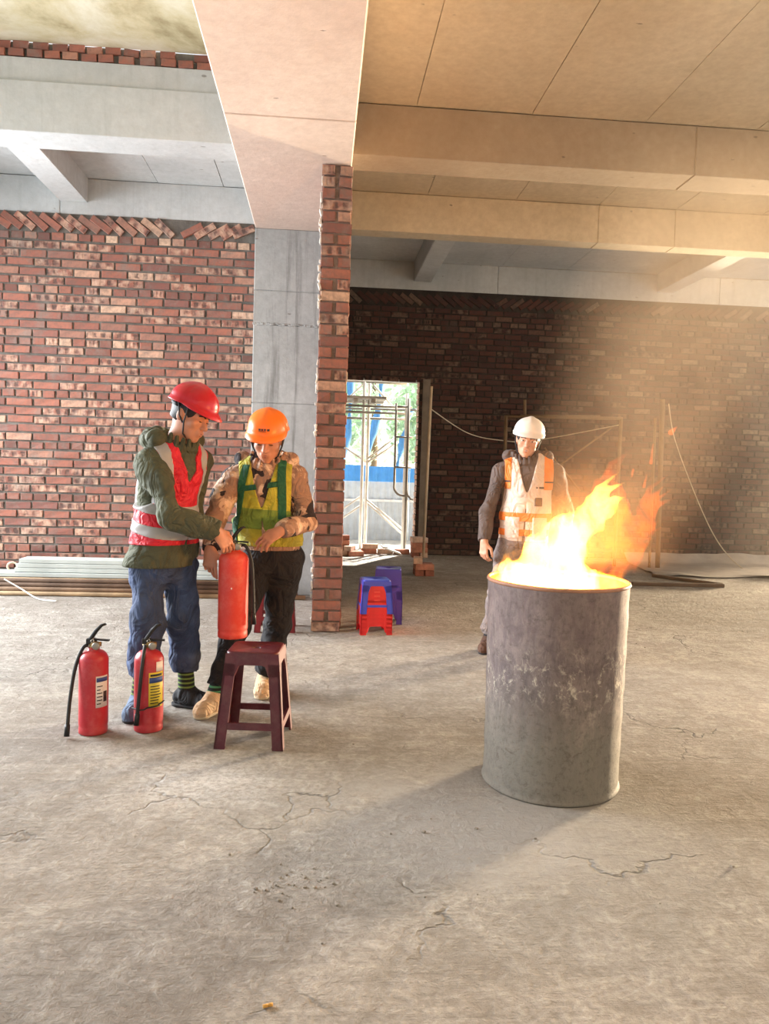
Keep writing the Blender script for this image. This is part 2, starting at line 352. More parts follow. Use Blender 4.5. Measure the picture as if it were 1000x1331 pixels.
def brick_mesh(name, items, mat):
    """items: (L,H,D,y0,rot,cx,cz,tint,hollow)"""
    V = []; F = []; U = []; T = []; Ho = []
    for (L, H, D, y0, rot, cx, cz, tn, ho) in items:
        v, f, u = brick_arrays(L, H, D, y0, 0.004, rot, cx, cz); b = len(V); V += v; F += [tuple(i+b for i in q) for q in f]; U += u; T += [tn]*len(f); Ho += [ho]*len(f)
    me = np_mesh(name, V, F, mat, smooth=False)
    uvl = me.uv_layers.new(name='UVMap'); U = np.array(U, np.float32)[np.array(F).ravel()]; uvl.data.foreach_set('uv', U.ravel())
    a = me.attributes.new('tint', 'FLOAT', 'FACE'); a.data.foreach_set('value', np.array(T, np.float32))
    a = me.attributes.new('hollow', 'FLOAT', 'FACE'); a.data.foreach_set('value', np.array(Ho, np.float32))
    return me
def rnd_tint(): return random.random()
def brick_variants(L, H, D, mat, n=9, hollow=0.33):
    return [brick_mesh('brick', [(L, H, D, 0, 0, 0, 0, (i+0.5)/n*0.63, 1.0 if i < n*hollow else 0.0)], mat) for i in range(n)]
def brick_wall(parent, x0, x1, z0, rows, ph, bl, y, mat, limit, header_every=6, header_at=4, hole=None, hollow=0.3, D=0.018, seen=(-99, 99), stuff='brick_courses'):
    """courses of stretchers with a header course now and then; the LIMIT bricks in SEEN become parts, the rest one stuff part"""
    st = brick_variants(bl-0.018, ph-0.019, D, mat, 12, hollow); hd = brick_variants(bl/2-0.016, ph-0.015, D, mat, 8, 0.1)
    todo = []
    for r in range(rows):
        h = r % header_every == header_at; L = bl/2 if h else bl; z = z0+(r+0.5)*ph
        x = x0+(random.uniform(0, L) if h else (0.0 if r % 2 else -bl/2)+random.uniform(-0.03, 0.03))
        while x < x1:
            a, b = max(x, x0), min(x+L, x1)
            if hole and z+ph/2 < hole[2]:
                if a < hole[1] and b > hole[0]:
                    if a < hole[0]-0.06: b = hole[0]
                    elif b > hole[1]+0.06: a = hole[1]
                    else: a = b
            if b-a > 0.05: todo.append((a, b, z, h))
            x += L*random.uniform(0.98, 1.02)
    full = [q for q in todo if abs((q[1]-q[0])-(bl/2 if q[3] else bl)) < 0.02 and seen[0] < q[0] and q[1] < seen[1]]
    random.shuffle(full); full.sort(key=lambda q: q[3]); own = set(full[:limit]); rest = []
    for (a, b, z, h) in todo:
        if (a, b, z, h) in own:
            o = link('brick', random.choice(hd if h else st), parent); o.location = ((a+b)/2, y+random.uniform(-0.004, 0.004), z+random.uniform(-0.004, 0.004)); o.rotation_euler = (0, random.gauss(0, 0.008), random.gauss(0, 0.006))
        else:
            rest.append((b-a-0.018, ph-0.019+random.uniform(-0.003, 0.003), D, y+random.uniform(-0.004, 0.004), random.gauss(0, 0.006), (a+b)/2, z+random.uniform(-0.004, 0.004), rnd_tint(), 1.0 if random.random() < (0.1 if h else hollow) else 0.0))
    return rest
# left wall
wl = struct('wall_left', MB().box(-7, -0.70, 8.0, 8.22, 0, 3.712), M['mortar'], 'bare red brick wall left of the grey column, its top course laid slanting', 'wall')
rest = brick_wall(wl, -6.8, -0.71, 0.0, 41, 0.086, 0.26, 8.006, M['brick'], 284, seen=(-3.35, -0.7), hollow=0.38)
for mesh_items, nm in ((rest, 'brick_courses'),):
    tag(link(nm, brick_mesh(nm, mesh_items, M['brick']), wl), None, None, None, 'stuff')
bv = brick_variants(0.225, 0.066, 0.032, M['brick'], 8, 0.35)
x = -6.7
while x < -0.84:
    lean = 0.66 if x < -1.55 else -0.55
    o = link('brick' if x > -3.3 else 'brick', random.choice(bv), wl); o.location = (x, 8.01+random.uniform(-0.004, 0.004), 3.618+random.uniform(-0.008, 0.006)); o.rotation_euler.y = lean+random.gauss(0, 0.06)
    x += 0.125*random.uniform(0.92, 1.1) if abs(x+1.55) > 0.1 else 0.27
# far wall with the doorway
DX0, DX1, DZ = 0.22, 1.43, 2.62
wb = struct('wall_back', MB().box(-0.6, DX0, 11.5, 11.74, 0, 3.94).box(DX1, 7.6, 11.5, 11.74, 0, 3.94).box(DX0, DX1, 11.5, 11.74, DZ, 3.94), M['mortar_dark'], 'sooty brick wall at the far end, colour also darkened for dim light, with a doorway to outside', 'wall')
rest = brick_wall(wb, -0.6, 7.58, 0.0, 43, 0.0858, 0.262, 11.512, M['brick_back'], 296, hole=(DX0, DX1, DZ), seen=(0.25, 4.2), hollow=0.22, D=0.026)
x = 0.3
while x < 7.45:
    rest.append((0.225, 0.066, 0.026, 11.512, (-0.62 if x < 2.6 else 0.6)+random.gauss(0, 0.05), x, 3.80, rnd_tint(), 0.0)); x += 0.128
tag(link('brick_courses', brick_mesh('brick_courses', rest, M['brick_back']), wb), None, None, None, 'stuff')
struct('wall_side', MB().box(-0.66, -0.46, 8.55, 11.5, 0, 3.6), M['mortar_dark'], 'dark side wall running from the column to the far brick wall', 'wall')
jm = MB()
for k in range(30):
    z = 0.043+k*0.0867
    jm.rbox((DX1+0.02, 11.62, z), (random.uniform(0.026, 0.038), 0.116, 0.036), None, 0.15)
    jm.rbox((DX0-0.02, 11.62, z), (random.uniform(0.026, 0.038), 0.116, 0.036), None, 0.15)
tag(jm.build('jamb_bricks', plain('jamb_brick', (190, 160, 145), 0.9, 0.3, 7), wb), None, None, None, 'stuff')
tag(struct('trim_1', MB().box(DX0-0.1, DX1+0.1, 11.53, 11.735, DZ-0.03, DZ+0.06), M['conc_col'], 'grey concrete lintel over the far doorway', 'lintel'))
# thin partition whose toothed end is the brick pillar
pw = struct('wall_middle', MB().box(-0.036, 0.168, 6.0, 7.68, 0, 3.583), M['mortar_end'], 'narrow brick pillar, the toothed end of a thin partition in front of the column', 'wall')
M['brick_end'] = brick_mat('fired_brick_end', 0.92)
fv = brick_variants(0.222, 0.071, 0.05, M['brick_end'], 14, 0.4); hv = brick_variants(0.096, 0.070, 0.05, M['brick_end'], 14, 0.15)
ph = 3.583/42
for r in range(42):
    z = (r+0.5)*ph
    if r % 2 == 0 and r < 39:
        o = link('brick', random.choice(fv), pw); o.location = (0.066+random.uniform(-0.008, 0.008), 6.03+random.uniform(0, 0.014), z); o.rotation_euler.y = random.gauss(0, 0.012)
    else:
        for s in (-1, 1):
            o = link('brick', random.choice(hv), pw); o.location = (0.066+s*0.064+random.uniform(-0.006, 0.006), 6.03+random.uniform(-0.008, 0.012), z); o.rotation_euler.y = random.gauss(0, 0.025)
sd = []
for r in range(42):
    y = 6.05+(0 if r % 2 else 0.13)
    while y < 7.66:
        L = min(0.26, 7.67-y); sd.append((L-0.016, ph-0.014, 0.014, 0, random.gauss(0, 0.008), y+L/2, (r+0.5)*ph, rnd_tint(), 0.0)); y += 0.26
for s, rz, x in ((1, PI/2, 0.168), (-1, -PI/2, -0.036)):
    it = [(a[0], a[1], a[2], a[3], a[4], (a[5] if s > 0 else -a[5]), a[6], rnd_tint(), 0) for a in sd]
    o = link('brick_courses', brick_mesh('brick_courses', it, M['brick_end']), pw); o.location.x = x; o.rotation_euler.z = rz; tag(o, None, None, None, 'stuff')
sq = MB()
for k in range(70):
    z = random.uniform(0.05, 3.5); sq.rbox((-0.052+random.uniform(-0.006, 0.004), 6.0+random.uniform(0, 0.08), z), (random.uniform(0.005, 0.011), 0.03, random.uniform(0.008, 0.03)), Matrix.Rotation(random.uniform(-0.3, 0.3), 3, 'Y'), 0.35)
tag(sq.build('mortar_drips', plain('pale_mortar', (205, 196, 186), 0.95), pw), None, None, None, 'stuff')
# two brick courses on the left cross beam
bt = tag(link('brick_ledge', MB().box(-7, -0.705, 6.41, 6.62, 4.40, 4.525).mesh('brick_ledge', M['mortar'])), 'two rough brick courses on top of the white left cross beam', 'ledge', None, 'structure')
lv = brick_variants(0.115, 0.056, 0.022, M['brick'], 8, 0.0)
for r in range(2):
    x = -3.6+0.07*r
    while x < -0.80:
        if random.random() < 0.88:
            o = link('brick', random.choice(lv), bt); o.location = (x, 6.412-(0.012 if r == 0 else 0)+random.uniform(-0.005, 0.005), 4.432+r*0.062+random.uniform(-0.006, 0.006)); o.rotation_euler.y = random.gauss(0, 0.04)
        x += random.uniform(0.125, 0.165)

# ------------------------------------------------------------------ outside the doorway
sun = bpy.data.lights.new('sun', 'SUN'); sun.energy = 15.0; sun.angle = 0.02; sun.color = (1.0, 0.96, 0.9); so = bpy.data.objects.new('sun', sun); COL.objects.link(so)
so.rotation_euler = Vector((-0.35, -0.60, -0.95)).to_track_quat('-Z', 'Y').to_euler()
struct('ground_outside', MB().box(-8, 14, 11.9, 30, -0.2, -0.02), plain('pale_yard', (205, 200, 190), 0.95), 'pale yard outside the far doorway', 'ground')
fe = empty('site_fence', (0.8, 13.9, -0.02), 'grey corrugated sheet fence with a blue top band outside the doorway', 'fence')
M['sheet'] = plain('grey_sheet', (196, 205, 214), 0.5, 0.06); M['bluesheet'] = plain('blue_sheet', (80, 156, 226), 0.5, 0.06)
def corrugated(x0, x1, z0, z1, n, y=0.0):
    mb = MB(); vs = []; fs = []
    for i in range(n+1):
        x = x0+(x1-x0)*i/n; d = (0, -0.02, -0.02, 0)[i % 4]
        vs += [(x, y+d, z0), (x, y+d, z1), (x, y+d+0.004, z0), (x, y+d+0.004, z1)]
    for i in range(n):
        a = i*4; b = a+4; fs += [(a, b, b+1, a+1), (b+2, a+2, a+3, b+3), (a+1, b+1, b+3, a+3)]
    return mb.add(vs, fs)
for k in range(6):
    corrugated(-2.4+0.8*k, -1.61+0.8*k, 0, 1.06, 24).build('sheet', M['sheet'], fe)
    corrugated(-2.4+0.8*k, -1.61+0.8*k, 1.06, 1.33+0.02*math.sin(k), 24, -0.012).build('top_band', M['bluesheet'], fe)
MB().box(-2.4, 2.4, -0.06, -0.025, 0.70, 0.74).build('rail', plain('white_rail', (235, 235, 235)), fe)
def foliage(name, c, r, n, mat, parent=None, leaf=0.06):
    P = RNG.normal(size=(n, 3)); P /= np.linalg.norm(P, axis=1)[:, None]; P *= (RNG.random(n)**0.4)[:, None]; P = P*np.array(r)+np.array(c)
    A = RNG.normal(size=(n, 3)); A /= np.linalg.norm(A, axis=1)[:, None]; B = np.cross(A, RNG.normal(size=(n, 3))); B /= np.linalg.norm(B, axis=1)[:, None]
    A *= leaf; B *= leaf*0.55
    V = np.stack([P-A, P+B, P+A, P-B], 1).reshape(-1, 3); return link(name, np_mesh(name, V, np.arange(4*n).reshape(-1, 4), mat, smooth=False), parent)
M['leaf_out'] = plain('sunlit_leaves', (190, 214, 184), 0.7, 0.3, 3); M['bark'] = plain('bark', (110, 92, 76), 0.9)
for i, (x, y, h, r, lab) in enumerate(((-0.15, 15.9, 2.9, 1.15, 'leafy tree behind the blue-topped fence, left in the doorway'), (2.45, 16.0, 2.6, 1.15, 'leafy tree behind the blue-topped fence, right in the doorway'), (1.3, 20.0, 3.6, 2.4, 'taller leafy tree farther off between the two fence trees'))):
    tr = empty('tree', (x, y, -0.02), lab, 'tree')
    MB().tube([(0, 0, 0), (0.05, 0, h*0.5), (0, 0.05, h)], 0.12, 8, True, 0.05).build('trunk', M['bark'], tr)
    f = foliage('leaves', (0, 0, h*0.9), (r, r, r*0.95), 2600, M['leaf_out'], tr, 0.09); tag(f, kind='stuff')
M['tube'] = plain('scaffold_tube', (128, 124, 116), 0.55, 0.2, 9, 0.3); M['tube_pale'] = plain('pale_scaffold_tube', (214, 212, 206), 0.6, 0.1)
M['plank_grey'] = plain('grey_plank', (150, 148, 142), 0.85, 0.15)
sc = empty('scaffold', (0.8, 12.3, -0.02), 'tube scaffold with a plank platform just outside the doorway', 'scaffold')
def tubes(parent, name, lst, r, mat):
    for pts in lst: MB().tube(pts, r, 8).build(name, mat, parent)
tubes(sc, 'post', [[(-0.155, 0, 0), (-0.155, 0, 3.1)], [(-0.075, 0.05, 0), (-0.075, 0.05, 3.1)], [(0.52, -0.1, 0), (0.52, -0.1, 2.5)], [(-0.9, 0, 0), (-0.9, 0, 3.1)], [(-1.0, 0.92, 0), (-1.0, 0.92, 3.1)], [(1.5, 0.92, 0), (1.5, 0.92, 3.1)]], 0.026, M['tube_pale'])
tubes(sc, 'rail', [[(-0.9, -0.1, 2.28), (0.6, -0.1, 2.28)], [(-0.9, -0.1, 2.18), (0.6, -0.1, 2.18)], [(-0.9, 0, 2.68), (0.52, 0, 2.66)], [(-0.9, 0.3, 2.10), (0.6, 0.3, 2.12)], [(-1.0, 0.95, 2.98), (1.5, 0.95, 3.0)], [(-1.0, 0.9, 2.3), (1.5, 0.85, 2.32)]], 0.02, M['tube'])
tubes(sc, 'brace', [[(-0.45, 0.02, 1.63), (-0.1, 0.02, 1.40)], [(-0.09, 0.02, 1.44), (0.40, 0.02, 1.83)], [(-0.09, 0.04, 1.38), (0.42, 0.04, 1.74)], [(-0.07, 0.02, 0.80), (0.54, 0.02, 0.32)], [(-0.05, 0.05, 0.74), (0.54, 0.05, 0.24)], [(-0.5, 0.02, 0.6), (-0.12, 0.02, 0.88)], [(-0.5, 0.06, 0.45), (-0.12, 0.02, 0.73)], [(-0.05, 0, 2.66), (0.3, 0, 2.3)], [(-0.5, 0, 2.3), (-0.15, 0, 2.66)]], 0.016, M['tube_pale'])
MB().rbox((-0.3, -0.1, 2.40), (0.48, 0.2, 0.02)).build('platform_plank', M['plank_grey'], sc); MB().rbox((-0.25, 0.25, 2.37), (0.42, 0.12, 0.02)).build('platform_plank', M['plank_grey'], sc)
for x in (-0.3, -0.02): MB().rbox((x, -0.1, 2.345), (0.035, 0.18, 0.03)).build('platform_clip', M['plank_grey'], sc)
gf = empty('ladder_scaffold', (1.25, 11.95, -0.02), 'bent tube ladder frame leaning in the right side of the doorway', 'scaffold')
arc = [(0.02+0.14*math.cos(a), 0, 1.07-0.14+0.0-0.14*math.sin(a)+0.14) for a in np.linspace(PI, PI*1.5, 7)]
MB().tube([(-0.12, 0, 2.32), (-0.115, 0, 1.07)]+[(0.02-0.14*math.cos(a), 0, 1.03-0.14*math.sin(a)) for a in np.linspace(0.1, PI/2, 6)]+[(0.1, 0, 0.89)], 0.018, 8).build('bent_tube', M['tube'], gf)
tubes(gf, 'rung', [[(-0.12, 0, 1.80), (0.15, 0, 1.80)], [(-0.12, 0, 1.33), (0.15, 0, 1.33)], [(-0.12, 0, 2.27), (0.08, 0, 2.27)]], 0.014, M['tube'])
tubes(gf, 'post', [[(0.075, 0, 0.02), (0.075, 0, 2.4)]], 0.022, M['tube'])
MB().tube([(0.075, 0, 1.0), (0.10, 0, 0.90), (0.15, 0, 0.84), (0.19, 0, 0.83)], 0.016, 8).build('bent_tube', M['tube'], gf)
for i, (pts, lab) in enumerate((([(0.45, 13.23, 2.99), (0.50, 13.2, 2.2), (0.36, 13.2, 1.4)], 'blue plastic strip hanging left of the scaffold post outside'), ([(1.02, 13.25, 3.0), (0.97, 13.3, 2.3), (0.80, 13.3, 1.5)], 'blue plastic strip hanging in the middle of the doorway view'), ([(1.50, 13.16, 2.32), (1.38, 13.1, 1.8), (1.28, 13.1, 1.3)], 'blue plastic strip hanging near the bent frame outside'))):
    mb = MB(); vs = []
    P = [Vector(p) for p in pts]; n = 8
    for k in range(n+1):
        u = k/n; p = P[0]*(1-u)**2+P[1]*2*u*(1-u)+P[2]*u*u; w = 0.05+0.03*math.sin(k*1.3+i)
        vs += [(p.x-w, p.y, p.z), (p.x+w, p.y+0.02*math.sin(k), p.z), (p.x-w, p.y+0.006, p.z), (p.x+w, p.y+0.006+0.02*math.sin(k), p.z)]
    fs = []
    for k in range(n): a = 4*k; b = a+4; fs += [(a, b, b+1, a+1), (a+2, a+3, b+3, b+2), (a, a+2, b+2, b), (a+1, b+1, b+3, a+3)]
    tag(mb.add(vs, fs, True).build('blue_strip', plain('blue_plastic', (90, 160, 232), 0.5), None), lab, 'plastic strip')
struct('trim_2', MB().rbox((DX1+0.10, 11.49, 1.32), (0.055, 0.035, 1.31), None, 0.1), plain('grey_jamb_post', (120, 110, 98), 0.9, 0.15, 5), 'grey upright post standing along the right edge of the far doorway', 'post')
# brick piles by the door and the propped pole
solo = [MB().rbox((0, 0, 0), (0.115, 0.055, 0.036), None, 0.12).mesh('brick', m) for m in (plain('loose_brick', (176, 120, 98), 0.9, 0.25, 9, bump=0.4), plain('loose_brick_pale', (200, 170, 150), 0.9, 0.25, 9, bump=0.4), plain('loose_brick_dark', (140, 88, 72), 0.9, 0.25, 9, bump=0.4))]
def pile(loc, spots, label, rz=0):
    e = empty('brick_pile', loc, label, 'brick pile', None, rz)
    for (x, y, z, a) in spots:
        o = link('brick', random.choice(solo), e); o.location = (x, y, 0.036+z*0.073); o.rotation_euler.z = a
    return e
pile((1.43, 11.22, 0), [(-0.03, 0, 0, 1.55), (0.09, 0.0, 0, 1.6), (0.03, -0.06, 1, 0.03), (0.03, 0.06, 1, 0), (-0.03, 0, 2, 1.57), (0.09, 0, 2, 1.5), (0.03, -0.06, 3, 0.05), (0.02, 0.06, 3, 0)], 'small stack of bricks at the right foot of the doorway')
pile((0.36, 11.20, 0), [(-0.05, 0, 0, 0.1), (0.16, -0.05, 0, 0.25), (0.0, 0.12, 0, 0.1), (-0.06, 0.1, 1, 0.1), (0.08, 0.02, 1, 1.2), (-0.04, 0.08, 2, 0.0), (-0.05, 0.08, 3, 0.3)], 'tumbled bricks at the left foot of the doorway beside the pillar')
pile((0.74, 11.55, 0), [(0, 0, 0, 0.05), (0.25, 0.02, 0, -0.05), (0.02, 0, 1, 0.1), (0.5, 0, 0, 0.0)], 'low row of bricks on the doorway threshold')
pile((1.275, 9.31, 0), [(-0.06, 0, 0, 1.57), (0.06, 0, 0, 1.6), (0, -0.06, 1, 0.03), (0, 0.06, 1, -0.05), (-0.07, 0.0, 2, 1.45)], 'brick stack standing in the floor under the pale upright pole')
tag(MB().rbox((0, 0, 0), (0.16, 0.06, 0.012), None).build('offcut_board', plain('pale_board', (220, 220, 215), 0.7), None, (1.06, 11.42, 0.075)), 'white board offcut lying aslant on the doorway threshold', 'board').rotation_euler = (0.2, 0.36, 0.3)
tag(MB().tube([(0, 0, 0.219), (0.03, 0.0, 2.3)], 0.018, 10).build('prop_pole', plain('pale_pole', (190, 176, 152), 0.7), None, (1.27, 9.31, 0)), 'pale upright pole standing on a small brick stack before the doorway', 'pole')
# scaffold and cables in front of the far wall
s2 = empty('scaffold.001', (3.4, 10.6, 0), 'tube scaffold frame with cross braces behind the white-helmeted man', 'scaffold')
M['tube_tan'] = plain('dusty_tube', (118, 96, 70), 0.7, 0.15)
tubes(s2, 'post', [[(-0.84, 0, 0), (-0.86, 0, 2.06)], [(0.79, 0, 0), (0.79, 0, 2.08)]], 0.026, M['tube_tan'])
tubes(s2, 'rail', [[(-0.88, 0, 2.06), (0.81, 0, 2.09)], [(-0.5, 0.6, 2.12), (0.70, 0.6, 2.15)]], 0.022, M['tube_tan'])
tubes(s2, 'brace', [[(-0.2, 0.1, 1.28), (0.72, 0.1, 1.98)], [(-0.25, 0.15, 1.65), (0.3, 0.15, 1.05)]], 0.012, M['tube_tan'])
tag(MB().tube([(2.86, 10.8, 2.07), (2.85, 10.8, 2.32)], 0.022, 8).tube([(2.86, 10.8, 0), (2.86, 10.8, 2.07)], 0.018, 8).build('prop_pole', M['tube_tan']), 'thin upright pole rising just behind the white helmet', 'pole')
tag(MB().tube([(4.74, 10.4, 0.0), (4.69, 10.4, 2.36)], 0.032, 10).build('prop_pole', M['tube_tan']), 'tall upright pole in the smoke right of the flames', 'pole')
tag(MB().tube([(4.62, 10.4, 0.0), (4.60, 10.4, 2.1)], 0.018, 10).build('prop_pole', M['tube_tan']), 'shorter thin pole beside the tall pole in the smoke', 'pole')
def cable(pts, r, label, mat):
    P = [Vector(p) for p in pts]; out = []
    for i in range(len(P)-1):
        p0, p1, p2, p3 = P[max(i-1, 0)], P[i], P[i+1], P[min(i+2, len(P)-1)]
        for k in range(8):
            u = k/8; out.append(0.5*((2*p1)+(p2-p0)*u+(2*p0-5*p1+4*p2-p3)*u*u+(3*p1-p0-3*p2+p3)*u**3))
    out.append(P[-1]); return tag(MB().tube(out, r, 6).build('cable', mat), label, 'cable')
M['wire'] = plain('pale_wire', (190, 178, 156), 0.6)
cable([(1.30, 9.45, 2.05), (1.95, 10.3, 1.80), (2.55, 10.9, 1.74), (3.1, 11.1, 1.76), (4.18, 10.65, 2.0)], 0.007, 'thin cable sagging from the pale pole across to the scaffold frame', M['wire'])
cable([(5.25, 11.42, 2.4), (5.36, 11.3, 1.75), (5.82, 11.0, 0.50), (6.05, 10.5, 0.01), (6.0, 9.6, 0.01)], 0.008, 'pale cable hanging down the smoky wall at the right', M['wire'])
# dust sheet and bar lying in the right-hand corner
gx = np.linspace(0, 3.2, 40); gy = np.linspace(0, 1.75, 24); A, B = np.meshgrid(gx, gy)
Z = 0.012+0.03*np.clip(np.sin(A*5+B*3), 0, 1)*np.clip(np.sin(B*7+A), 0, 1)+np.where(B > 1.5, (B-1.5)*0.45, 0)
V = np.stack([A+B*0.15, B+0.05*np.sin(A*6), Z], -1).reshape(-1, 3); V2 = V-np.array([0, 0, 0.006]); k = 40*24
ii = (np.arange(23)[:, None]*40+np.arange(39)).ravel(); q = np.stack([ii, ii+1, ii+41, ii+40], 1)
o = link('dust_sheet', np_mesh('dust_sheet', np.vstack([V, V2]), np.vstack([q, q[:, ::-1]+k]), plain('dusty_sheet', (158, 150, 142), 0.6, 0.12, 3, dust=0.3)), None, (4.35, 9.55, 0.0))
tag(o, 'crumpled grey dust sheet spread on the floor by the far wall at right', 'sheet')
tag(MB().rbox((0, 0, 0.02), (0.56, 0.035, 0.02)).build('timber_batten', plain('dark_batten', (104, 86, 70), 0.85), None, (4.25, 8.75, 0)), 'dark batten lying on the floor behind the drum at right', 'batten')
tag(MB().rbox((0, 0, 0.02), (0.45, 0.03, 0.02)).build('timber_batten', plain('dark_batten2', (112, 94, 76), 0.85), None, (4.55, 9.16, 0)), 'batten meeting the dark batten at an angle before the dust sheet', 'batten').rotation_euler.z = 2.2

# ------------------------------------------------------------------ things along the left wall
rodm = [plain('rusty_rod', (128, 104, 84), 0.85, 0.2, 5), plain('tan_rod', (166, 142, 112), 0.85, 0.2, 5), plain('brown_rod', (104, 84, 70), 0.85, 0.2, 5)]
lay = [[7.42, 7.465, 7.51, 7.555, 7.60], [7.44, 7.486, 7.532, 7.578], [7.46, 7.508, 7.556], [7.48, 7.53]]
for L, ys in enumerate(lay):
    for y in ys:
        x0 = -5.8+random.uniform(-0.2, 0.2); x1 = -0.10-random.uniform(0, 0.25)
        tag(MB().tube([(x0, 0, 0), ((x0+x1)/2, random.uniform(-0.003, 0.003), 0), (x1, 0, 0)], 0.0215, 8).build('rebar_rod', random.choice(rodm), None, (0, y, 0.0215+L*0.038)),
            'rusty brown rod, %s layer of the left-wall bundle, %s' % (('bottom', 'second', 'third', 'top')[L], ('frontmost', 'second from the front', 'third from the front', 'fourth from the front', 'fifth from the front')[ys.index(y)]), 'rod', 'rods along the left wall')
for k, (y, z) in enumerate(((7.68, 0.045), (7.77, 0.045), (7.86, 0.045), (7.68, 0.13), (7.77, 0.13), (7.86, 0.13))):
    tag(MB().rbox((-3.3, 0, 0), (2.55, 0.042, 0.042), None, 0.1).build('timber_batten', rodm[k % 3], None, (0, y, z)), 'brown square batten under the grey planks, %s layer, %s' % (('lower', 'upper')[k//3], ('nearest the rods', 'middle one', 'nearest the wall')[k % 3]), 'batten', 'battens under the planks')
M['plank'] = plain('weathered_plank', (178, 184, 180), 0.75, 0.1, 3, bump=0.3)
for (x0, x1, y, z, lab) in ((-5.6, -0.74, 7.70, 0.196, 'long pale grey plank lying lowest on the rods, running to the column'), (-2.92, -0.74, 7.72, 0.240, 'pale grey plank lying directly on the lowest long plank'), (-2.90, -0.76, 7.725, 0.283, 'pale grey plank second from the top of the plank stack by the left wall'), (-2.88, -0.75, 7.73, 0.326, 'pale grey plank on the very top of the plank stack by the left wall')):
    tag(MB().rbox(((x0+x1)/2, 0, 0), ((x1-x0)/2, 0.11, 0.0195), None, 0.15).build('grey_plank', M['plank'], None, (0, y, z-0.024)), lab, 'plank', 'planks by the left wall')
ring = [(0.045*math.cos(a), 0.01*math.sin(a*2), 0.045*math.sin(a)) for a in np.linspace(0, 2*PI, 18)]
tag(MB().tube(ring, 0.009, 8, False).build('rope_ring', plain('cream_rope', (226, 214, 190), 0.8), None, (-2.95, 7.64, 0.238)), 'small cream rope ring at the left end of the upper planks', 'ring')
cable([(-2.92, 7.38, 0.16), (-2.75, 7.33, 0.08), (-2.55, 7.2, 0.012), (-2.36, 7.12, 0.008)], 0.006, 'short white cord hanging over the rods onto the floor', plain('white_cord', (228, 226, 218), 0.7))

rb = MB()
for k in range(110):
    if k < 35: x, y = random.gauss(-0.05, 0.07), random.gauss(2.32, 0.06)
    else: x, y = random.uniform(-2.2, 3.0), random.uniform(1.7, 6.5)
    s = random.uniform(0.0015, 0.0045)*(1+0.5*(k % 9 == 0)); rb.rbox((x, y, s*0.5), (s*random.uniform(0.8, 1.7), s, s*0.7), Matrix.Rotation(random.uniform(0, 3), 3, 'Z'), 0.4)
tag(rb.build('rubble', plain('floor_crumbs', (138, 130, 118), 0.95, 0.3, 20)), 'tiny concrete crumbs scattered on the floor', 'rubble', None, 'stuff')
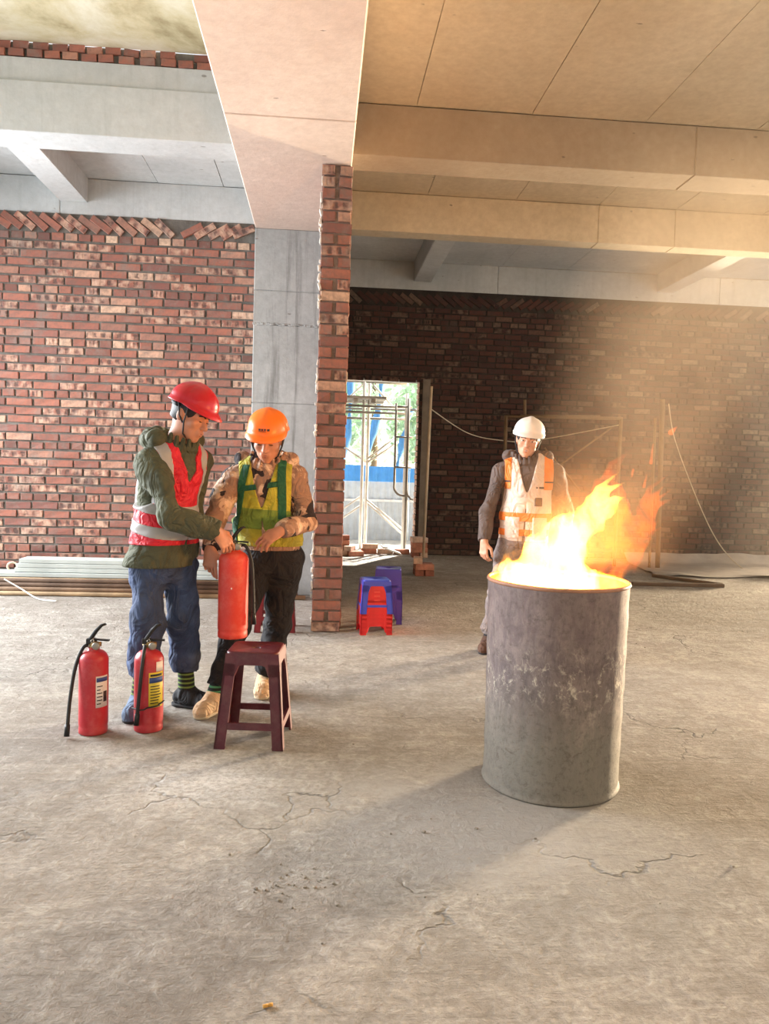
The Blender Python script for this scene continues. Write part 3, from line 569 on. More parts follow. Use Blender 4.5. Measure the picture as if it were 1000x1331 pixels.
# ------------------------------------------------------------------ stools
def stool(name, h, tw, td, fw_, fd, ap, mat, label, loc, rz, group=None, hole=True, logo=None, leg=0.05):
    e = empty(name, loc, label, 'stool', group, rz); th = 0.009
    def side(s, k, t, off=0.0):
        """point on side k (0 front -y, 1 right, 2 back, 3 left): s in -1..1 across, t = height, off = inward"""
        u = 1-t/h; hw = (tw+(fw_-tw)*u)/2-off; hd = (td+(fd-td)*u)/2-off
        return [(s*hw, -hd, t), (hw, s*hd, t), (-s*hw, hd, t), (-hw, -s*hd, t)][k]
    # seat with apron
    mb = MB(); n = 6; rims = []
    for z, f in ((h-0.012, 1.0), (h-0.004, 0.985), (h, 0.955), (h-0.003, 0.86), (h-0.003, 0.2), (h-0.008, 0.17), (h-0.02, 0.16)):
        ring = []
        for cx, cy, a0 in ((1, -1, -PI/2), (1, 1, 0), (-1, 1, PI/2), (-1, -1, PI)):
            rr = 0.028 if f > 0.5 else min(tw, td)*f/2*0.98
            for i in range(n+1):
                a = a0+PI/2*i/n; ring.append((cx*(tw*f/2-rr)+rr*math.cos(a), cy*(td*f/2-rr)+rr*math.sin(a), z))
        rims.append(ring)
    m = len(rims[0]); vs = [p for r in rims for p in r]; fs = [(i*m+j, i*m+(j+1) % m, (i+1)*m+(j+1) % m, (i+1)*m+j) for i in range(len(rims)-1) for j in range(m)]
    mb.add(vs, fs, True)
    lw = [2*leg/tw, 2*leg/td, 2*leg/tw, 2*leg/td]
    for k in range(4):
        a = 1-lw[k]*0.95; out = []; N = 10
        zt = h-0.008; zc = h-ap; rad = 0.05
        low = []
        for i in range(N+1):
            s = -a+2*a*i/N; dx = min(1, (a-abs(s))/(a*0.38)); low.append((s, zc-rad*(1-math.sqrt(max(0, 1-(1-dx)**2)))))
        low = [(-0.99, zc-rad)]+low+[(0.99, zc-rad)]; top = [(s, zt) for s, _ in low]
        vs = [side(s, k, z) for s, z in low]+[side(s, k, z) for s, z in top]+[side(s, k, z, th) for s, z in low]+[side(s, k, z, th) for s, z in top]
        c = len(low); fs = []
        for i in range(c-1): fs += [(i, i+1, c+i+1, c+i), (2*c+i+1, 2*c+i, 3*c+i, 3*c+i+1), (i+1, i, 2*c+i, 2*c+i+1)]
        mb.add(vs, fs)
    mb.build('seat', mat, e)
    for sx, sy in ((-1, -1), (1, -1), (1, 1), (-1, 1)):
        l = MB()
        for z1, z0 in ((h-ap*0.9, 0.0),):
            def corner(z, ix, iy):
                u = 1-z/h; return (sx*((tw+(fw_-tw)*u)/2-ix), sy*((td+(fd-td)*u)/2-iy), z)
            zz = [0.0, 0.012, z1]
            for (a, b) in (((0, 0), (leg, th)), ((0, 0), (th, leg))):
                for i in range(len(zz)-1):
                    k0 = 1.12 if i == 0 else 1.0
                    bot = [corner(zz[i], *q) for q in ((a[0], a[1]), (b[0], a[1]), (b[0], b[1]), (a[0], b[1]))]; top = [corner(zz[i+1], *q) for q in ((a[0], a[1]), (b[0]*1.05, a[1]), (b[0]*1.05, b[1]), (a[0], b[1]))]
                    if sx*sy < 0: bot = bot[::-1]; top = top[::-1]
                    l.hexa(bot, top) if sx*sy > 0 else l.hexa(bot, top)
        l.build('leg', mat, e)
    for k in range(4):
        zb = h*(0.235 if ap < 0.15 else 0.5); hh = h*0.035; a = 1-lw[k]*0.75
        q = [side(-a, k, zb-hh), side(a, k, zb-hh), side(a, k, zb-hh, th*1.3), side(-a, k, zb-hh, th*1.3)]; p = [side(-a, k, zb+hh), side(a, k, zb+hh), side(a, k, zb+hh, th*1.3), side(-a, k, zb+hh, th*1.3)]
        MB().hexa(q, p).build('stretcher', mat, e)
    if logo:
        MB().rbox(side(0, 0, h*0.78, -0.003), (0.022, 0.003, 0.006)).build('badge', logo, e)
    return e
M['st_maroon'] = plain('maroon_plastic', (78, 15, 29), 0.42, 0.15, 6, dust=0.15, dustc=(150, 120, 110))
M['st_dark'] = plain('dark_red_plastic', (112, 18, 28), 0.45, 0.15, 6)
M['st_blue'] = plain('blue_plastic_stool', (52, 70, 190), 0.4, 0.1, 6); M['st_red'] = plain('red_plastic_stool', (214, 26, 34), 0.4, 0.1, 6)
M['st_purple'] = plain('violet_blue_plastic', (60, 54, 160), 0.42, 0.1, 6); M['badge'] = plain('moulded_badge', (225, 70, 60), 0.5)
stool('stool', 0.44, 0.245, 0.225, 0.318, 0.335, 0.06, M['st_maroon'], 'maroon plastic stool standing alone in front of the man in the orange helmet', (-0.287, 3.645, 0), -0.09)
stool('stool.001', 0.455, 0.26, 0.26, 0.32, 0.31, 0.06, M['st_dark'], 'dark red plastic stool half hidden behind the legs of the orange-helmeted man', (-0.335, 6.10, 0), 0.02)
for k in range(5):
    stool('stool', 0.262, 0.215, 0.21, 0.253, 0.25, 0.195, M['st_red'], ['lowest red stool of the red and blue stack, its feet on the floor', 'second red stool from the floor in the red and blue stack', 'middle red stool of five nested under the blue stool', 'fourth red stool from the floor in the red and blue stack', 'topmost red stool, nested directly inside the blue stool'][k],
          (0.445, 6.03, 0.033*k), 0.09, 'red stools under the blue stool', logo=M['badge'], leg=0.045)
stool('stool', 0.262, 0.218, 0.213, 0.256, 0.253, 0.045, M['st_blue'], 'bright blue stool capping the stack of red stools beside the brick pillar', (0.445, 6.03, 0.165), 0.09, leg=0.046)
for k in range(6):
    stool('stool', 0.29, 0.215, 0.21, 0.25, 0.25, 0.20, M['st_purple'], ['lowest violet-blue stool of the rear stack, its feet on the floor', 'second violet-blue stool from the floor in the rear stack', 'third violet-blue stool from the floor in the rear stack', 'fourth violet-blue stool from the floor in the rear stack', 'fifth violet-blue stool, just under the top one of the rear stack', 'top violet-blue stool of the rear stack, behind the blue and red one'][k],
          (0.585, 6.45, 0.034*k), -0.08, 'violet-blue nested stools', leg=0.047)

# ------------------------------------------------------------------ fire extinguishers
M['ext'] = plain('red_enamel', (176, 36, 46), 0.38, 0.07, 5, dust=0.22, dustc=(200, 150, 140)); M['ext2'] = plain('orange_red_enamel', (204, 52, 36), 0.5, 0.07, 5, dust=0.35, dustc=(214, 140, 120))
M['black'] = plain('black_plastic', (22, 21, 22), 0.5); M['rubber'] = plain('black_rubber', (30, 29, 29), 0.65); M['steel'] = plain('dull_steel', (150, 146, 138), 0.4, 0.1, metal=0.7); M['brass'] = plain('brass', (150, 120, 70), 0.45, 0.1, metal=0.6)
M['white'] = plain('white_paper', (214, 210, 206), 0.6, 0.05); M['yellow'] = plain('yellow_label', (222, 196, 62), 0.55, 0.06); M['bluep'] = plain('blue_print', (52, 72, 130), 0.55); M['print'] = plain('dark_print', (40, 36, 40), 0.6)
def patch(r, a0, a1, z0, z1, n=12):
    mb = MB(); return mb.lathe([(r, z0), (r+0.0012, z0), (r+0.0012, z1), (r, z1)], n, a0=a0, a1=a1)
def extinguisher(loc, rz, r, hb, mat, label, hose, labels, lever=1.0, lean=0.0, base=True):
    e = empty('fire_extinguisher', loc, label, 'fire extinguisher', None, rz)
    prof = [(0.0, 0.006), (r*0.9, 0.006), (r*0.93, 0.0), (r*0.985, 0.004), (r*0.985, 0.028), (r*0.955, 0.036), (r, 0.046), (r, 0.052)]
    prof += [(r, hb-0.055)]+[(r-0.052*(1-math.cos(a)), hb-0.055+0.05*math.sin(a)) for a in np.linspace(0.2, 1.35, 8)]+[(0.026, hb+0.006), (0.022, hb+0.008)]
    MB().lathe(prof, 44).build('cylinder', mat, e)
    v = MB().lathe([(0.0, hb+0.002), (0.021, hb+0.002), (0.023, hb+0.012), (0.018, hb+0.016), (0.018, hb+0.03), (0.015, hb+0.034), (0.0, hb+0.05)], 20)
    v.tube([(0, 0, hb+0.022), (0.034, 0, hb+0.022)], 0.011, 10).tube([(0, 0, hb+0.02), (-0.03, 0, hb+0.014)], 0.010, 10); v.build('valve', M['brass'], e)
    g = MB().lathe([(0.0, 0), (0.017, 0), (0.018, 0.004), (0.018, 0.012), (0.014, 0.014), (0, 0.014)], 20).build('gauge', M['steel'], e, (0.02, -0.03, hb+0.02)); g.rotation_euler.x = PI/2*1.0
    if lever:
        lv = MB(); P = [(-0.028, hb+0.030), (-0.012, hb+0.052), (0.012, hb+0.088), (0.035, hb+0.112), (0.052, hb+0.118)]
        vs = []; fs = []
        for i, (x, z) in enumerate(P):
            w = 0.011; t_ = 0.006+0.006*(1-abs(i-1.5)/3); vs += [(x-t_*0.6, -w, z+t_*0.5), (x-t_*0.6, w, z+t_*0.5), (x+t_*0.6, w, z-t_*0.5), (x+t_*0.6, -w, z-t_*0.5)]
        for i in range(len(P)-1):
            for j in range(4): fs.append((i*4+j, i*4+(j+1) % 4, i*4+4+(j+1) % 4, i*4+4+j))
        fs += [(3, 2, 1, 0), (16, 17, 18, 19)]
        lv.add(vs, fs, True).build('lever', M['black'], e)
        MB().rbox((0.022, 0, hb+0.043), (0.050, 0.010, 0.0035), Matrix.Rotation(0.06, 3, 'Y')).rbox((-0.012, 0, hb+0.036), (0.022, 0.013, 0.012)).build('carry_handle', M['black'], e)
        MB().tube([(0.0, -0.02, hb+0.05), (0.0, 0.02, hb+0.05)], 0.002, 6).tube([(0, -0.02, hb+0.05), (0.008, -0.026, hb+0.042), (0, -0.032, hb+0.034), (-0.008, -0.026, hb+0.042), (0, -0.02, hb+0.05)], 0.0018, 6).build('safety_pin', M['steel'], e)
    P = [Vector(p) for p in hose]; out = []
    for i in range(len(P)-1):
        p0, p1, p2, p3 = P[max(i-1, 0)], P[i], P[i+1], P[min(i+2, len(P)-1)]
        for k in range(8):
            u = k/8; out.append(0.5*((2*p1)+(p2-p0)*u+(2*p0-5*p1+4*p2-p3)*u*u+(3*p1-p0-3*p2+p3)*u**3))
    out.append(P[-1]); d = (out[-1]-out[-2]).normalized()
    hs = MB().tube(out, 0.0085, 10).build('hose', M['rubber'], e)
    MB().tube([out[-1]-d*0.005, out[-1]+d*0.012, out[-1]+d*0.05], 0.0115, 10, True, 0.013).build('nozzle', M['black'], hs)
    MB().tube([out[0]-(out[1]-out[0]).normalized()*0.002, out[3]], 0.0105, 10).build('hose_collar', M['steel'], hs)
    for (nm, m, a0, a1, z0, z1, dr, par) in labels:
        patch(r+dr, a0, a1, z0, z1).build(nm, m, e)
    return e
def lines(a0, a1, z0, z1, n, dr=0.0014):
    out = []
    for i in range(n):
        z = z1-(z1-z0)*(i+0.5)/n; w = (a1-a0)*random.uniform(0.55, 0.95); out.append(('label_print', M['print'], a0+0.03, a0+0.03+w, z-0.0022, z+0.0022, dr, None))
    return out
A = -PI/2
extinguisher((-1.06, 3.72, 0), 0.0, 0.0675, 0.405, M['ext'], 'leftmost red fire extinguisher on the floor, hose hanging free at its left',
    [(-0.02, 0, 0.418), (-0.045, -0.015, 0.412), (-0.075, -0.035, 0.32), (-0.090, -0.06, 0.18), (-0.093, -0.085, 0.06)],
    [('label', M['white'], A+0.42, A+1.35, 0.135, 0.285, 0.0004, None), ('label_band', M['bluep'], A+0.46, A+1.30, 0.258, 0.278, 0.0014, None), ('label_symbol', M['print'], A+0.95, A+1.25, 0.16, 0.21, 0.0014, None)]+lines(A+0.46, A+0.9, 0.145, 0.245, 6), 1.0)
extinguisher((-0.81, 3.76, 0), 0.08, 0.069, 0.398, M['ext'], 'red fire extinguisher with a yellow label, standing by the left man\'s shoes',
    [(-0.02, -0.005, 0.412), (-0.016, -0.05, 0.405), (-0.022, -0.081, 0.32), (-0.034, -0.086, 0.18), (-0.040, -0.088, 0.10)],
    [('label', M['yellow'], A+0.12, A+1.25, 0.125, 0.295, 0.0004, None), ('label', M['white'], A+0.62, A+1.25, 0.298, 0.345, 0.0004, None), ('label_band', M['bluep'], A+0.16, A+1.2, 0.245, 0.272, 0.0014, None), ('label_symbol', M['print'], A+0.22, A+1.1, 0.277, 0.287, 0.0014, None)]+lines(A+0.2, A+1.1, 0.14, 0.235, 7), 1.0)
st = MB(); ang = np.linspace(A-1.5, A+1.4, 20); st.tube([(0.0975*math.cos(a) if abs(a-A-0.35) < 0.3 else 0.0745*math.cos(a), (0.0975 if abs(a-A+0.35) < 0.28 else 0.0745)*math.sin(a), 0.128+0.012*(a-A)) for a in ang], 0.0035, 6)
kids = [o for o in COL.objects if o.type == 'EMPTY' and o.get('label', '').startswith('red fire extinguisher with a yellow')]
st.build('hose_strap', M['rubber'], kids[0])
e3 = extinguisher((-0.432, 3.93, 0.422), 0.0, 0.0755, 0.445, M['ext2'], 'orange-red fire extinguisher held up by its handle behind the maroon stool',
    [(0.03, 0.0, 0.47), (0.06, -0.01, 0.465), (0.088, -0.02, 0.40), (0.100, -0.02, 0.27), (0.106, -0.02, 0.12)], [('label_symbol', M['white'], A-0.05, A+0.02, 0.255, 0.263, 0.0004, None)], 1.0)

# ------------------------------------------------------------------ steel drum
t = NT('scorched_painted_steel'); v = t.coords(); z = t.sep(v)[2]
n1 = t.noise(v, 3.2, 8, 0.7, 0.5); n2 = t.noise(t.coords(scale=(1.6, 1.6, 0.5)), 15, 10, 0.82, 0.9); n3 = t.noise(v, 36, 7, 0.78)
zz = t.math('ADD', z, t.math('MULTIPLY', t.math('SUBTRACT', n1, 0.5), 0.35))
c = t.ramp(zz, [(0.05, lin((112, 107, 97))), (0.30, lin((128, 121, 111))), (0.50, lin((112, 100, 100))), (0.80, lin((132, 114, 112)))])
c = t.mix(t.ramp(n2, [(0.45, 0.0), (0.56, 0.42), (0.66, 0.1)]), c, lin((170, 154, 144))); c = t.mix(t.ramp(n1, [(0.42, 0.45), (0.56, 0.0)]), c, lin((98, 84, 84)))
low = t.ramp(zz, [(0.18, 1.0), (0.36, 0.0)])
c = t.mix(t.math('MULTIPLY', low, 0.75), c, lin((128, 123, 112)))
midb = t.math('MULTIPLY', t.ramp(zz, [(0.34, 0.0), (0.46, 1.0), (0.56, 0.7), (0.64, 0.0)]), t.ramp(t.noise(t.coords(scale=(1, 1, 0.75)), 24, 10, 0.8, 0.5), [(0.52, 0.0), (0.60, 1.0)]))
c = t.mix(t.math('MULTIPLY', midb, 0.75), c, lin((216, 206, 186)))
rust = t.math('MULTIPLY', t.ramp(t.noise(t.coords(scale=(1, 1, 2.2)), 9, 8, 0.75, 0.8), [(0.60, 0.0), (0.68, 1.0)]), t.ramp(zz, [(0.1, 0.4), (0.3, 1.0), (0.6, 0.15)]))
c = t.mix(t.math('MULTIPLY', rust, 0.8), c, lin((74, 52, 40)))
c = t.mix(t.ramp(n3, [(0.34, 0.6), (0.5, 0.0)]), c, lin((84, 74, 68)))
h = t.math('ADD', t.math('ADD', n2, t.math('MULTIPLY', n3, 0.6)), t.math('MULTIPLY', low, t.math('MULTIPLY', n3, 1.5)))
M['drum'] = t.bsdf(c, 0.75, 0.15, t.bump(h, 0.5, 0.006))
dr = empty('steel_drum', (1.005, 3.15, 0), 'battered grey steel drum with a fire burning inside', 'drum')
R0, R1, HD = 0.281, 0.289, 0.862
wob = lambda a, z: 0.006*math.sin(2*a+0.6+z)+0.003*math.sin(5*a+z*6)
prof = [(0.0, 0.012), (R0-0.004, 0.012), (R0+0.004, 0.0), (R0+0.008, 0.006), (R0+0.006, 0.014), (R0, 0.02)]+[(R0+(R1-R0)*u+0.0016*math.sin(u*40), 0.02+(HD-0.03)*u) for u in np.linspace(0.02, 1, 26)]
MB().lathe(prof, 96, wob=wob).build('shell', M['drum'], dr)
t = NT('burnt_drum_inside'); v = t.coords(); M['drum_in'] = t.bsdf(t.ramp(t.noise(v, 6, 6, 0.7), [(0.35, lin((120, 84, 62))), (0.65, lin((170, 128, 92)))]), 0.8, 0.1)
MB().lathe([(R1-0.003, HD-0.008)]+[(R1-0.003-0.008*(1-u), 0.03+(HD-0.04)*u) for u in np.linspace(1, 0, 12)]+[(0.0, 0.03)], 72, wob=wob).build('inner_shell', M['drum_in'], dr)
MB().lathe([(R1-0.006, HD-0.012), (R1-0.007, HD-0.003), (R1-0.002, HD+0.002), (R1+0.005, HD-0.002), (R1+0.006, HD-0.010), (R1, HD-0.016), (R1-0.006, HD-0.012)], 96, wob=wob).build('rolled_rim', plain('hot_rim', (170, 122, 96), 0.6, 0.2, 8), dr)
tag(MB().tube([(-0.012, 0, 0), (0.0, 0, 0)], 0.0042, 10).tube([(0.0, 0, 0), (0.012, 0, 0)], 0.0043, 10).build('cigarette_butt', plain('tan_filter', (188, 140, 66), 0.8), None, (-0.097, 1.80, 0.003)), 'flattened tan cigarette butt lying alone on the floor at the bottom edge', 'cigarette butt').rotation_euler.z = 0.3
# ------------------------------------------------------------------ people: smooth-union fields meshed by surface nets
f4 = np.float32
class Field:
    def __init__(s, lo, hi, res):
        s.lo = np.array(lo, float); s.res = res; n = np.ceil((np.array(hi)-s.lo)/res).astype(int)+1; s.n = n
        s.ax = [(s.lo[i]+np.arange(n[i])*res).astype(f4) for i in range(3)]; s.d = np.full(n, 9.0, f4)
    def like(s, fill=9.0):
        o = object.__new__(Field); o.lo, o.res, o.n, o.ax = s.lo, s.res, s.n, s.ax; o.d = np.full(s.n, fill, f4) if fill is not None else s.d.copy(); return o
    def sl(s, mn, mx):
        i0 = np.clip(np.floor((np.array(mn)-s.lo)/s.res).astype(int), 0, s.n); i1 = np.clip(np.ceil((np.array(mx)-s.lo)/s.res).astype(int)+1, 0, s.n)
        return tuple(slice(a, b) for a, b in zip(i0, i1))
    def pts(s, q): return s.ax[0][q[0]][:, None, None], s.ax[1][q[1]][None, :, None], s.ax[2][q[2]][None, None, :]
    def put(s, q, d, k):
        if d.size == 0: return
        a = s.d[q]
        if k > 0: h = np.maximum(k-np.abs(a-d), 0); s.d[q] = np.minimum(a, d)-h*h/(4*k)
        else: s.d[q] = np.minimum(a, d)
    def cone(s, a, b, ra, rb, k=0.02, flat=None, fs=1.0, grow=0.0, m=0.045):
        a = np.array(a, float); b = np.array(b, float); ra += grow; rb += grow; R = max(ra, rb)*max(1, fs)+k+m
        q = s.sl(np.minimum(a, b)-R, np.maximum(a, b)+R); X, Y, Z = s.pts(q); ba = b-a; L = max(ba@ba, 1e-9)
        px, py, pz = X-f4(a[0]), Y-f4(a[1]), Z-f4(a[2])
        t = np.clip((px*f4(ba[0])+py*f4(ba[1])+pz*f4(ba[2]))/f4(L), 0, 1); qx, qy, qz = px-t*f4(ba[0]), py-t*f4(ba[1]), pz-t*f4(ba[2])
        if flat is not None:
            n = np.array(flat, float); n /= np.linalg.norm(n); c = (qx*f4(n[0])+qy*f4(n[1])+qz*f4(n[2]))*f4(1/fs-1); qx, qy, qz = qx+c*f4(n[0]), qy+c*f4(n[1]), qz+c*f4(n[2])
        d = np.sqrt(qx*qx+qy*qy+qz*qz)-(f4(ra)+f4(rb-ra)*t)
        if flat is not None and fs < 1: d = d*f4(0.5+0.5*fs)
        s.put(q, d.astype(f4), k); return s
    def ell(s, c, R, rad, k=0.02, grow=0.0, m=0.045, cut=False):
        c = np.array(c, float); rad = np.array(rad, float)+grow; B = rad.max()+k+m; q = s.sl(c-B, c+B); X, Y, Z = s.pts(q)
        px, py, pz = X-f4(c[0]), Y-f4(c[1]), Z-f4(c[2]); k0 = 0; k1 = 0
        for i in range(3):
            v = R[i]; l = px*f4(v[0])+py*f4(v[1])+pz*f4(v[2]); k0 = k0+(l/f4(rad[i]))**2; k1 = k1+(l/f4(rad[i]**2))**2
        k0 = np.sqrt(k0); d = (k0*(k0-1)/np.sqrt(k1+f4(1e-9))).astype(f4)
        if cut:
            if d.size: s.d[q] = np.maximum(s.d[q], -d)
        else: s.put(q, d, k)
        return s
    def plane(s, p, n):
        """keep the side the normal points away from"""
        n = np.array(n, float); n /= np.linalg.norm(n); X, Y, Z = s.ax[0][:, None, None], s.ax[1][None, :, None], s.ax[2][None, None, :]
        s.d = np.maximum(s.d, (X-f4(p[0]))*f4(n[0])+(Y-f4(p[1]))*f4(n[1])+(Z-f4(p[2]))*f4(n[2])); return s
    def plane_in(s, p, n, c, r):
        c = np.array(c, float); q = s.sl(c-r, c+r); X, Y, Z = s.pts(q); n = np.array(n, float); n /= np.linalg.norm(n)
        h = (X-f4(p[0]))*f4(n[0])+(Y-f4(p[1]))*f4(n[1])+(Z-f4(p[2]))*f4(n[2]); s.d[q] = np.maximum(s.d[q], h); return s
    def wrinkle(s, amp, seed, f=(26, 26, 40)):
        r = np.random.default_rng(seed); X, Y, Z = s.ax[0][:, None, None], s.ax[1][None, :, None], s.ax[2][None, None, :]; w = 0
        idx = np.where(np.abs(s.d) < 0.03); x, y, z = s.ax[0][idx[0]], s.ax[1][idx[1]], s.ax[2][idx[2]]; w = np.zeros(len(x), f4)
        for i in range(5):
            v = r.normal(size=3)*np.array(f)*(0.6+0.35*i); w += np.sin(x*f4(v[0])+y*f4(v[1])+z*f4(v[2])+f4(r.uniform(0, 6))+f4(1.2)*np.sin(x*f4(v[1]*0.5)+z*f4(v[0]*0.4)))*f4(1/(1+0.5*i))
        s.d[idx] += w*f4(amp/2.2); return s
    def nets(s):
        d = s.d; b = d < 0; q = np.zeros(tuple(np.array(d.shape)-1), np.int8)
        for i in (0, 1):
            for j in (0, 1):
                for k in (0, 1): q += b[i:d.shape[0]-1+i, j:d.shape[1]-1+j, k:d.shape[2]-1+k]
        I = np.argwhere((q > 0) & (q < 8)); ids = np.full(q.shape, -1, np.int32); ids[tuple(I.T)] = np.arange(len(I))
        cv = np.stack([d[I[:, 0]+i, I[:, 1]+j, I[:, 2]+k] for i in (0, 1) for j in (0, 1) for k in (0, 1)], 1); co = np.array([(i, j, k) for i in (0, 1) for j in (0, 1) for k in (0, 1)], float)
        acc = np.zeros((len(I), 3)); cnt = np.zeros(len(I))
        for a in range(8):
            for c in range(a+1, 8):
                if abs(co[a]-co[c]).sum() == 1:
                    m = (cv[:, a] < 0) != (cv[:, c] < 0); t = cv[:, a]/(cv[:, a]-cv[:, c]+1e-12)
                    acc += np.where(m[:, None], co[a]+(co[c]-co[a])*t[:, None], 0); cnt += m
        V = s.lo+(I+acc/np.maximum(cnt, 1)[:, None])*s.res; Q = []
        for ax in range(3):
            sh = [slice(None)]*3; s0 = sh.copy(); s1 = sh.copy(); s0[ax] = slice(0, -1); s1[ax] = slice(1, None)
            e = b[tuple(s0)] != b[tuple(s1)]; P = np.argwhere(e); u, v = [(1, 2), (2, 0), (0, 1)][ax]
            P = P[(P[:, u] > 0) & (P[:, v] > 0) & (P[:, u] < d.shape[u]-1) & (P[:, v] < d.shape[v]-1)]
            def idx(du, dv): A = P.copy(); A[:, u] -= du; A[:, v] -= dv; return ids[A[:, 0], A[:, 1], A[:, 2]]
            f = np.stack([idx(1, 1), idx(0, 1), idx(0, 0), idx(1, 0)], 1); neg = b[P[:, 0], P[:, 1], P[:, 2]]; f[~neg] = f[~neg][:, ::-1]; Q.append(f)
        Q = np.vstack(Q); Q = Q[(Q >= 0).all(1)]; return V, Q
    def build(s, name, mats, parent, org, mi=None):
        V, Q = s.nets(); c = V[Q].mean(1) if mi else None
        return link(name, np_mesh(name, V-np.array(org), Q, mats, mi(c) if mi else None), parent)
def Vn(v): v = np.array(v, float); return v/np.linalg.norm(v)
def lerp(a, b, t): return np.array(a, float)*(1-t)+np.array(b, float)*t
def frame(fwd, upv):
    y = Vn(fwd); x = Vn(np.cross(y, upv)); z = np.cross(x, y); return np.array([x, y, z])      # rows: right, forward, up

M['skin'] = plain('skin', (186, 128, 100), 0.55, 0.08, 14, bump=0.05, **{'Subsurface Weight': 0.08, 'Subsurface Radius': (0.012, 0.005, 0.003)})
M['skin_warm'] = plain('skin_pale', (206, 152, 124), 0.55, 0.08, 14, bump=0.05)
M['hair'] = plain('black_hair', (24, 20, 19), 0.6, 0.2, 40, bump=0.4); M['lip'] = plain('lips', (150, 84, 76), 0.5); M['eye'] = plain('dark_eye', (24, 18, 16), 0.25); M['eyewhite'] = plain('eye_white', (205, 195, 185), 0.3)
def hand_frame(w, d, n):
    d = Vn(d); n = Vn(np.array(n)-d*np.dot(n, d)); return d, n, np.cross(d, n)        # along fingers, back of the hand, across
def hand(F, w, d, n, thumb, curl, sc=1.0, spread=0.10, tcurl=0.5):
    """wrist w, direction d, back-of-hand normal n, thumb +1/-1 (side of the across axis), curl: four bend angles (radians)"""
    d, n, a = hand_frame(w, d, n); a = a*thumb; w = np.array(w, float); k = 0.012*sc
    kn = []
    for i, off in enumerate((0.030, 0.010, -0.010, -0.029)):
        p = w+d*(0.088-0.006*abs(i-1.2))*sc+a*off*sc; kn.append(p); F.cone(w+d*0.012*sc+a*off*0.6*sc, p, 0.0135*sc, 0.0115*sc, k, n, 0.85)
    F.cone(w-d*0.02*sc, w+d*0.03*sc, 0.025*sc, 0.024*sc, 0.02*sc, n, 0.72)
    for i, (p, L) in enumerate(zip(kn, (0.072, 0.082, 0.077, 0.060))):
        dd = Vn(d+a*spread*(1.2-i)*0.5); th = 0.0; q = p
        for j, (fr, r) in enumerate(((0.46, 0.0092), (0.30, 0.0084), (0.24, 0.0075))):
            th += curl[i]*(0.8, 1.1, 0.8)[j]; v = dd*math.cos(th)-n*math.sin(th); e = q+v*L*fr*sc; F.cone(q, e, r*sc, (r-0.0007)*sc, 0.004); q = e
    b = w+d*0.026*sc+a*0.026*sc-n*0.004*sc; v = Vn(d*0.62+a*0.72-n*0.32); q = b+v*0.040*sc; F.cone(b, q, 0.0155*sc, 0.0115*sc, 0.010)
    v = Vn(d*(1.0-0.4*tcurl)+a*(0.42-tcurl*0.7)-n*0.40*tcurl); e = q+v*0.031*sc; F.cone(q, e, 0.0105*sc, 0.0095*sc, 0.004); F.cone(e, e+Vn(v-n*0.3*tcurl-a*0.3*tcurl)*0.024*sc, 0.0093*sc, 0.0078*sc, 0.004)

